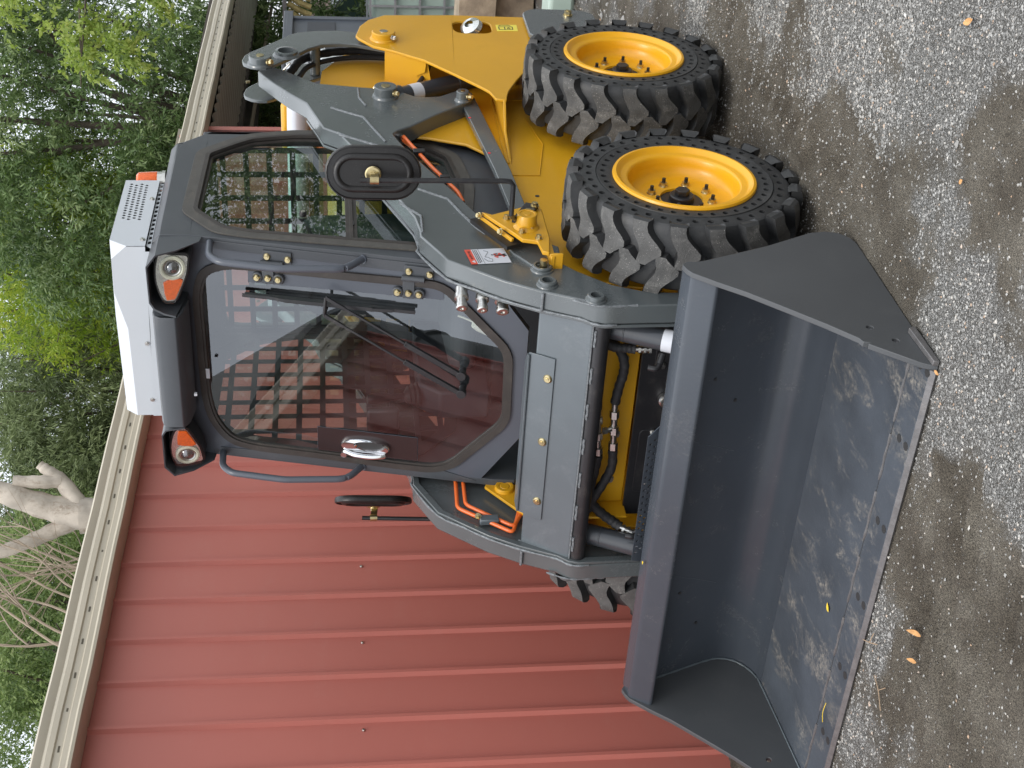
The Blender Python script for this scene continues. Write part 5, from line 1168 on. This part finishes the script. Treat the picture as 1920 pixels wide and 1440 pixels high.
# caged tanks
def ibc(x, y, z, label, w=1.0, l=1.2, h=1.0, rz=0.2):
    t = thing('caged_tank', (x, y, z), label, 'tank', 'white caged tanks at the back of the yard')
    M_ = Matrix.Translation((x, y, z)) @ Matrix.Rotation(rz, 4, 'Z')
    def B(mb, nm, m_, **k): mb.v = [tuple(M_ @ Vector(v)) for v in mb.v]; return mb.build(nm, m_, t, **k)
    q = MB(); q.box(-l/2+.03,l/2-.03,-w/2+.03,w/2-.03,.16,h-.03); B(q, 'tank', TANK, bevel=.05)
    q = MB()
    for i in range(5):
        zz = .17+(h-.19)*i/4
        for (a, b) in (((-l/2,-w/2),(l/2,-w/2)),((l/2,-w/2),(l/2,w/2)),((l/2,w/2),(-l/2,w/2)),((-l/2,w/2),(-l/2,-w/2))): q.bar((*a,zz),(*b,zz),.022,.022)
    for i in range(8):
        u = -l/2+l*i/7; v = -w/2+w*i/7
        for s in (1,-1): q.bar((u,s*w/2,.14),(u,s*w/2,h),.020,.020,(0,1,0)); q.bar((s*l/2,v,.14),(s*l/2,v,h),.020,.020,(0,1,0))
    B(q, 'cage', GALV)
    q = MB(); q.box(-l/2,l/2,-w/2,w/2,.11,.14)
    for v in (-w/2,-.05,w/2-.1): q.box(-l/2,l/2,v,v+.1,0,.11)
    B(q, 'pallet', GALV)
    return t
ibc(-10.0,-1.75,.0,'translucent white tank in a galvanised cage behind the timber slabs',h=1.15)
ibc(-8.9,-.2,.0,'second caged white tank, nearer the open yard side',h=1.05)
for k_, (x, y, l, h, w, lab) in enumerate(((-6.4,-1.0,1.5,.30,.45,'thick weathered timber slab lying under the caged tanks'),(-6.25,-.95,1.3,.27,.42,'upper weathered timber slab resting on the thick one'))):
    q = MB(); z = 0 if k_ == 0 else .305; r_ = random.Random(k_)
    prof = [(-w/2,0),(w/2,0),(w/2+.02,h*.5),(w/2-.01,h),(-w/2+.02,h),(-w/2-.01,h*.5)]
    ns = 14; vs = []
    for j in range(ns): vs += [(x+(a+r_.uniform(-.012,.012)), y-l/2+l*j/(ns-1), z+b+r_.uniform(0,.010)) for a, b in prof]
    q.add(vs, [(j*6+i, j*6+(i+1)%6, (j+1)*6+(i+1)%6, (j+1)*6+i) for j in range(ns-1) for i in range(6)]+[tuple(range(6)), tuple((ns-1)*6+i for i in range(6))])
    tag(q.build('timber_slab', TIMB, None), lab, 'timber slab')
ct = tag(MB().box(-4.75,-4.45,-.35,.35,.0,.17).build('low_white_tub', TANK, None, bevel=.03), 'low pale tub on the ground near the timber slabs', 'tub')

# ================================================================== trees
def leafmat(name, c0, c1, c2, trans=.35, rough=.55):
    m = bpy.data.materials.new(name); m.use_nodes = True; n = m.node_tree; L = n.links; n.nodes.clear()
    a = n.nodes.new('ShaderNodeAttribute'); a.attribute_name = 'tint'; q = n.nodes.new('ShaderNodeValToRGB'); e = q.color_ramp.elements
    e[0].color = (*c0, 1); e[1].color = (*c2, 1); k = e.new(.5); k.color = (*c1, 1); L.new(a.outputs['Fac'], q.inputs[0])
    p = n.nodes.new('ShaderNodeBsdfPrincipled'); p.inputs['Roughness'].default_value = rough; p.inputs['Specular IOR Level'].default_value = .4; L.new(q.outputs[0], p.inputs['Base Color'])
    t = n.nodes.new('ShaderNodeBsdfTranslucent'); hs = n.nodes.new('ShaderNodeHueSaturation'); hs.inputs['Value'].default_value = 1.5; hs.inputs['Saturation'].default_value = 1.1
    L.new(q.outputs[0], hs.inputs['Color']); L.new(hs.outputs[0], t.inputs[0]); x = n.nodes.new('ShaderNodeMixShader'); x.inputs[0].default_value = trans
    L.new(p.outputs[0], x.inputs[1]); L.new(t.outputs[0], x.inputs[2]); o = n.nodes.new('ShaderNodeOutputMaterial'); L.new(x.outputs[0], o.inputs[0]); return m
def leaves(cl, per, rc, ln, wd, seed, droop=.4, jit=.8, flat=1.0):
    """cl: clump centres (n,3); per leaves a clump on twigs; returns verts, faces, tint"""
    r = np.random.default_rng(seed); n = len(cl); N = n*per
    # twigs inside a clump: each twig is a short arc with leaves in two rows
    nt_ = max(4, per//14); tw = r.normal(size=(n, nt_, 3)); tw[..., 2] = tw[..., 2]*.7+.1; tw /= np.linalg.norm(tw, axis=-1, keepdims=True)
    rr = rc[:, None, None]*r.uniform(.75, 1.25, (n, nt_, 1)); k = r.integers(0, nt_, (n, per)); t = r.random((n, per))**.7
    d = np.take_along_axis(tw, k[..., None].repeat(3, -1), 1); l_ = np.take_along_axis(rr.repeat(3, -1), k[..., None].repeat(3, -1), 1)
    P = cl[:, None]+d*l_*t[..., None]; P[..., 2] *= 1.0; P[..., 2] -= droop*.6*(t**2)*l_[..., 0]; P += r.normal(size=P.shape)*rc[:, None, None]*.05
    ax_ = d+r.normal(size=d.shape)*jit; ax_[..., 2] -= droop; ax_ /= np.linalg.norm(ax_, axis=-1, keepdims=True)
    sd_ = np.cross(ax_, r.normal(size=ax_.shape)); sd_ /= np.linalg.norm(sd_, axis=-1, keepdims=True); nr = np.cross(ax_, sd_)
    s = r.uniform(.65, 1.25, P.shape[:2])[..., None]; a = P; b = P+ax_*ln*s*.45+sd_*wd*s*.5+nr*wd*.2; c = P+ax_*ln*s; e = P+ax_*ln*s*.45-sd_*wd*s*.5+nr*wd*.2
    V = np.stack([a, b, c, e], 2).reshape(-1, 3); F_ = np.arange(N*4).reshape(-1, 4)
    ti = np.clip(.5+.22*r.normal(size=(n, 1))+.14*r.normal(size=(n, per)), 0, 1); return V, F_, np.repeat(ti.ravel(), 4)
def blob(center, rad, n, seed, shell=.55, lump=.35, low=-1.0):
    r = np.random.default_rng(seed); out = []
    dirs = r.normal(size=(40, 3)); dirs /= np.linalg.norm(dirs, axis=1, keepdims=True); amp = r.uniform(1-lump, 1+lump, 40)
    while len(out) < n:
        d = r.normal(size=3); d /= np.linalg.norm(d)
        if d[2] < low: continue
        w = np.exp(6*(dirs @ d)); f = (amp*w).sum()/w.sum(); out.append(np.array(center)+np.array(rad)*d*f*(shell+(1-shell)*r.random()**.5))
    return np.array(out)
def tree(name, base, cl, rc, per, ln, wd, m_, label, seed, droop=.4, trunk_r=.14, bark=None, limbs=26, fork=None, group='trees behind the shed', jit=.8):
    t = thing(name, base, label, 'tree', group); bark = bark or BARK; r = random.Random(seed)
    rcv = np.random.default_rng(seed+5).uniform(.7, 1.3, len(cl))*rc; V, F_, ti = leaves(cl, per, rcv, ln, wd, seed, droop, jit)
    o = fastmesh('crown', V, F_, m_, {'tint': ti}, smooth=False); attach(o, t)
    q = MB(); b = Vector(base); cen = Vector(cl.mean(axis=0)); fk = fork or (b.lerp(Vector((cen.x, cen.y, b.z+(cen.z-b.z)*.5)), 1.0)); fk = Vector(fk)
    P = cat([b, b.lerp(fk, .5)+Vector((r.uniform(-.1,.1), r.uniform(-.1,.1), 0)), fk, fk.lerp(cen, .8)], 5); q.tube(P, [trunk_r*(1-.6*i/(len(P)-1)) for i in range(len(P))], 12)
    for i in range(limbs):
        c = Vector(cl[r.randrange(len(cl))]); s0 = P[r.randrange(len(P)//3, len(P))]; mid = s0.lerp(c, .5)+Vector((r.uniform(-.2,.2), r.uniform(-.2,.2), r.uniform(.0,.35)))
        pp = cat([s0, mid, c, c+(c-mid)*.35], 4); k = len(pp); q.tube(pp, [trunk_r*.20*(1-i_/(k-1))+.004 for i_ in range(k)], 6)
    q.build('trunk', bark, t); return t
G1_ = leafmat('dark_evergreen_leaves', (.055,.095,.030), (.125,.195,.066), (.26,.33,.145), .25, .38)
G2_ = leafmat('yellow_green_leaves', (.12,.195,.028), (.25,.345,.050), (.47,.50,.09), .42)
G3_ = leafmat('needle_foliage', (.065,.090,.038), (.138,.178,.074), (.24,.285,.13), .25, .7)
G4_ = leafmat('mid_green_leaves', (.080,.128,.042), (.165,.235,.078), (.31,.38,.15), .3)
G5_ = leafmat('bright_hanging_leaves', (.13,.20,.035), (.245,.325,.075), (.41,.46,.15), .42)
tree('ash_tree', (-11.4,-4.6,0), np.concatenate([blob((-11.2,-4.3,3.9), (1.9,1.9,2.3), 420, 1), blob((-10.8,-3.4,2.5), (1.3,1.3,1.3), 90, 2), blob((-12.2,-3.6,5.6), (2.2,2.2,1.2), 120, 12)]), .40, 205, .080, .022, G1_,
     'dense dark evergreen tree with long narrow leaves rising behind the carport', 1, .5, trunk_r=.18)
tree('wattle_tree', (-12.6,-6.1,0), blob((-12.3,-6.0,4.75), (1.5,1.5,1.3), 210, 3, lump=.45), .36, 220, .070, .018, G2_, 'yellow green tree with light feathery foliage left of the dark evergreen', 2, .3, trunk_r=.09)
tree('olive_tree', (-14.5,-7.2,0), np.concatenate([blob((-14.8,-8.6,5.6), (2.3,2.3,1.7), 150, 4, shell=.3, lump=.6), blob((-14.6,-8.0,3.4), (2.3,2.3,1.8), 120, 14)]), .40, 150, .070, .018, G4_, 'thin open tree with white sky showing between its branches', 3, .3, limbs=34, trunk_r=.10)
tree('casuarina_tree', (-13.4,-9.2,0), np.concatenate([blob((-13.0,-9.0,4.6), (2.1,2.1,1.7), 420, 5, lump=.3), blob((-13.6,-9.0,2.7), (2.0,2.0,1.4), 90, 15)]), .44, 280, .11, .017, G3_, 'dark casuarina with fine drooping needles behind the shed', 4, .9, trunk_r=.16, jit=.35)
tree('sparse_tree', (-17.2,-10.3,0), blob((-16.8,-10.0,6.2), (3.2,3.2,2.6), 140, 6, shell=.2, lump=.7), .50, 90, .09, .022, G3_, 'tall sparse tree far back with bare twigs against the sky', 5, .3, limbs=46, trunk_r=.16)
tree('bushy_tree', (-7.2,-9.3,0), np.concatenate([blob((-6.8,-8.8,4.3), (2.1,2.1,1.5), 420, 7), blob((-8.6,-9.2,4.3), (1.6,1.6,1.5), 230, 17)]), .38, 230, .060, .019, G4_, 'bushy mid green tree at the near end behind the shed', 6, .4, trunk_r=.12)
tree('cypress_tree', (-10.6,-10.2,0), np.concatenate([blob((-10.4,-9.9,4.9), (1.9,1.9,1.7), 330, 8), blob((-10.2,-10.0,3.2), (1.8,1.8,1.2), 90, 18)]), .42, 240, .10, .018, G3_, 'dark fine leaved tree directly behind the pale gum trunk', 7, .6, trunk_r=.14, jit=.4)
tree('hanging_tree', (-7.6,1.3,0), np.concatenate([blob((-5.2,-.30,3.60), (.60,.35,.22), 14, 9, shell=.2), blob((-4.7,-.50,3.12), (.30,.20,.16), 9, 10, shell=.2), blob((-4.45,-.50,2.86), (.10,.14,.12), 5, 20, shell=.2), blob((-4.75,-.26,2.60), (.12,.12,.12), 4, 21, shell=.2), blob((-7,.9,3.6), (1.6,1.6,.9), 120, 11)]), .17, 120, .040, .022, G5_,
     'near tree with bright green oval leaves hanging over the carport gutter', 8, .9, fork=(-7.3,1.1,2.4), limbs=16, trunk_r=.05, group=None)
tree('hedge_shrub', (-11.8,-3.4,0), np.concatenate([blob((-11.6,-3.0,1.5), (.9,1.6,1.2), 120, 22), blob((-13.6,-5.6,1.4), (1.2,1.8,1.3), 90, 23)]), .34, 130, .08, .022, G1_, 'dark leafy shrub seen under the carport roof', 9, .4, trunk_r=.05, limbs=12, group=None)
# pale gum with bare branches
GT = thing('gum_tree', (-6.0,-5.35,0), 'pale barked gum tree with a thick forked trunk behind the gutter', 'tree')
q = MB()
def br(pts, r0, r1, n_=12):
    P = cat(pts, 6); k = len(P); q.tube(P, [(r0+(r1-r0)*i/(k-1))*(1+.09*math.sin(i*1.9)+.05*math.sin(i*4.3)) for i in range(k)], n_)
br([(-6.1,-5.4,0),(-6.0,-5.4,1.8),(-5.88,-5.28,3.2),(-5.85,-5.26,3.75)], .19, .150, 16)
br([(-5.85,-5.26,3.70),(-5.87,-5.18,4.0),(-5.90,-5.04,4.35),(-6.0,-4.85,4.9),(-6.2,-4.6,5.8)], .135, .06, 14)
br([(-5.86,-5.28,3.72),(-5.80,-5.36,3.95),(-5.68,-5.40,4.18),(-5.52,-5.46,4.6),(-5.3,-5.5,5.2)], .085, .04, 12)
br([(-5.90,-5.18,3.76),(-6.02,-5.02,3.90),(-6.06,-4.92,4.02),(-6.09,-4.87,4.09)], .082, .038, 12)
br([(-6.03,-5.00,3.92),(-5.98,-4.98,4.08),(-5.96,-4.95,4.3)], .07, .05, 10)
q.build('trunk', BARKE, GT)
r_ = random.Random(3)
BT = thing('bare_tree', (-5.35,-5.6,0), 'leafless tree with thin tan arching branches beside the gum', 'tree')
q = MB(); br([(-5.35,-5.62,0),(-5.4,-5.6,2.0),(-5.42,-5.58,3.6)], .06, .04, 8)
def sub(p, d, l, r0, dep):
    P = [p]; k = 5
    for i in range(k):
        d = (d+Vector((r_.uniform(-.30,.30), r_.uniform(-.26,.26), r_.uniform(-.16,.14)))).normalized(); P.append(P[-1]+d*l/k)
    PP = cat(P, 3); kk = len(PP); q.tube(PP, [r0*(1-.75*i/(kk-1)) for i in range(kk)], 6)
    if dep > 0:
        for i in range(3 if dep > 1 else 2):
            b_ = P[r_.randrange(1, k)]; sub(b_, (d+Vector((r_.uniform(-.7,.7), r_.uniform(-.7,.7), r_.uniform(-.3,.4)))).normalized(), l*.62, r0*.5, dep-1)
for i in range(11):
    z = 2.9+i*.05; a = r_.uniform(-1, 1); x_ = -5.75+.17*i
    p_ = Vector((-5.55+.15*i*.9, -5.55+.02*i, 3.05+.03*i)); sub(p_, Vector((-.35+.25*a, .12*a, 1.0)).normalized() if i > 3 else Vector((.25*a-.2,.1,1)).normalized(), 1.7, .015, 2)
    q.tube([(-5.42,-5.58,2.2+i*.03), p_], .015, 6)
q.build('branch', BARKT, BT)
SI = thing('added_silo', (5.4,-5.9,0), 'dark round tower with conical roof, added out of view for its reflection in the door glass', 'added_silo')  # added outside the frame, shaped to give the door glass its dark reflection
q = MB(); q.lathe([(2.1,0),(2.1,4.45)]+[], (5.4,-5.9,0), (0,0,1), 48); q.build('wall', mat('added_silo_steel', (.05,.06,.055), .6), SI)
q = MB(); q.lathe([(2.16,4.42),(2.16,4.48),(.25,6.8),(0,6.85)], (5.4,-5.9,0), (0,0,1), 48); q.build('roof', mat('added_silo_roof', (.045,.05,.05), .6), SI)
for z_ in (.9,1.8,2.7,3.6):
    q = MB(); q.lathe([(2.10,z_-.03),(2.13,z_-.02),(2.13,z_+.02),(2.10,z_+.03)], (5.4,-5.9,0), (0,0,1), 48); q.build('hoop', mat('added_silo_hoop', (.06,.065,.06), .6), SI)
tree('added_yard_tree', (-15,10,0), blob((-15,10,3.0), (4.0,5.5,3.0), 600, 31, lump=.25), .60, 200, .10, .035, G1_, 'wide dark tree added out of view for its reflection in the side window', 12, .4, trunk_r=.25, limbs=20, group=None)  # added outside the frame to darken what the side window reflects
# the wooded skyline that closes the view far behind
tree('distant_tree', (-26,-17,0), blob((-26,-17,5.0), (6.5,6.5,3.4), 260, 24, lump=.5), .9, 90, .22, .07, G4_, 'broad distant tree closing the view behind the thin open tree', 10, .3, trunk_r=.3, limbs=30)
for o in list(bpy.data.objects):
    if '_local' in o: del o['_local']
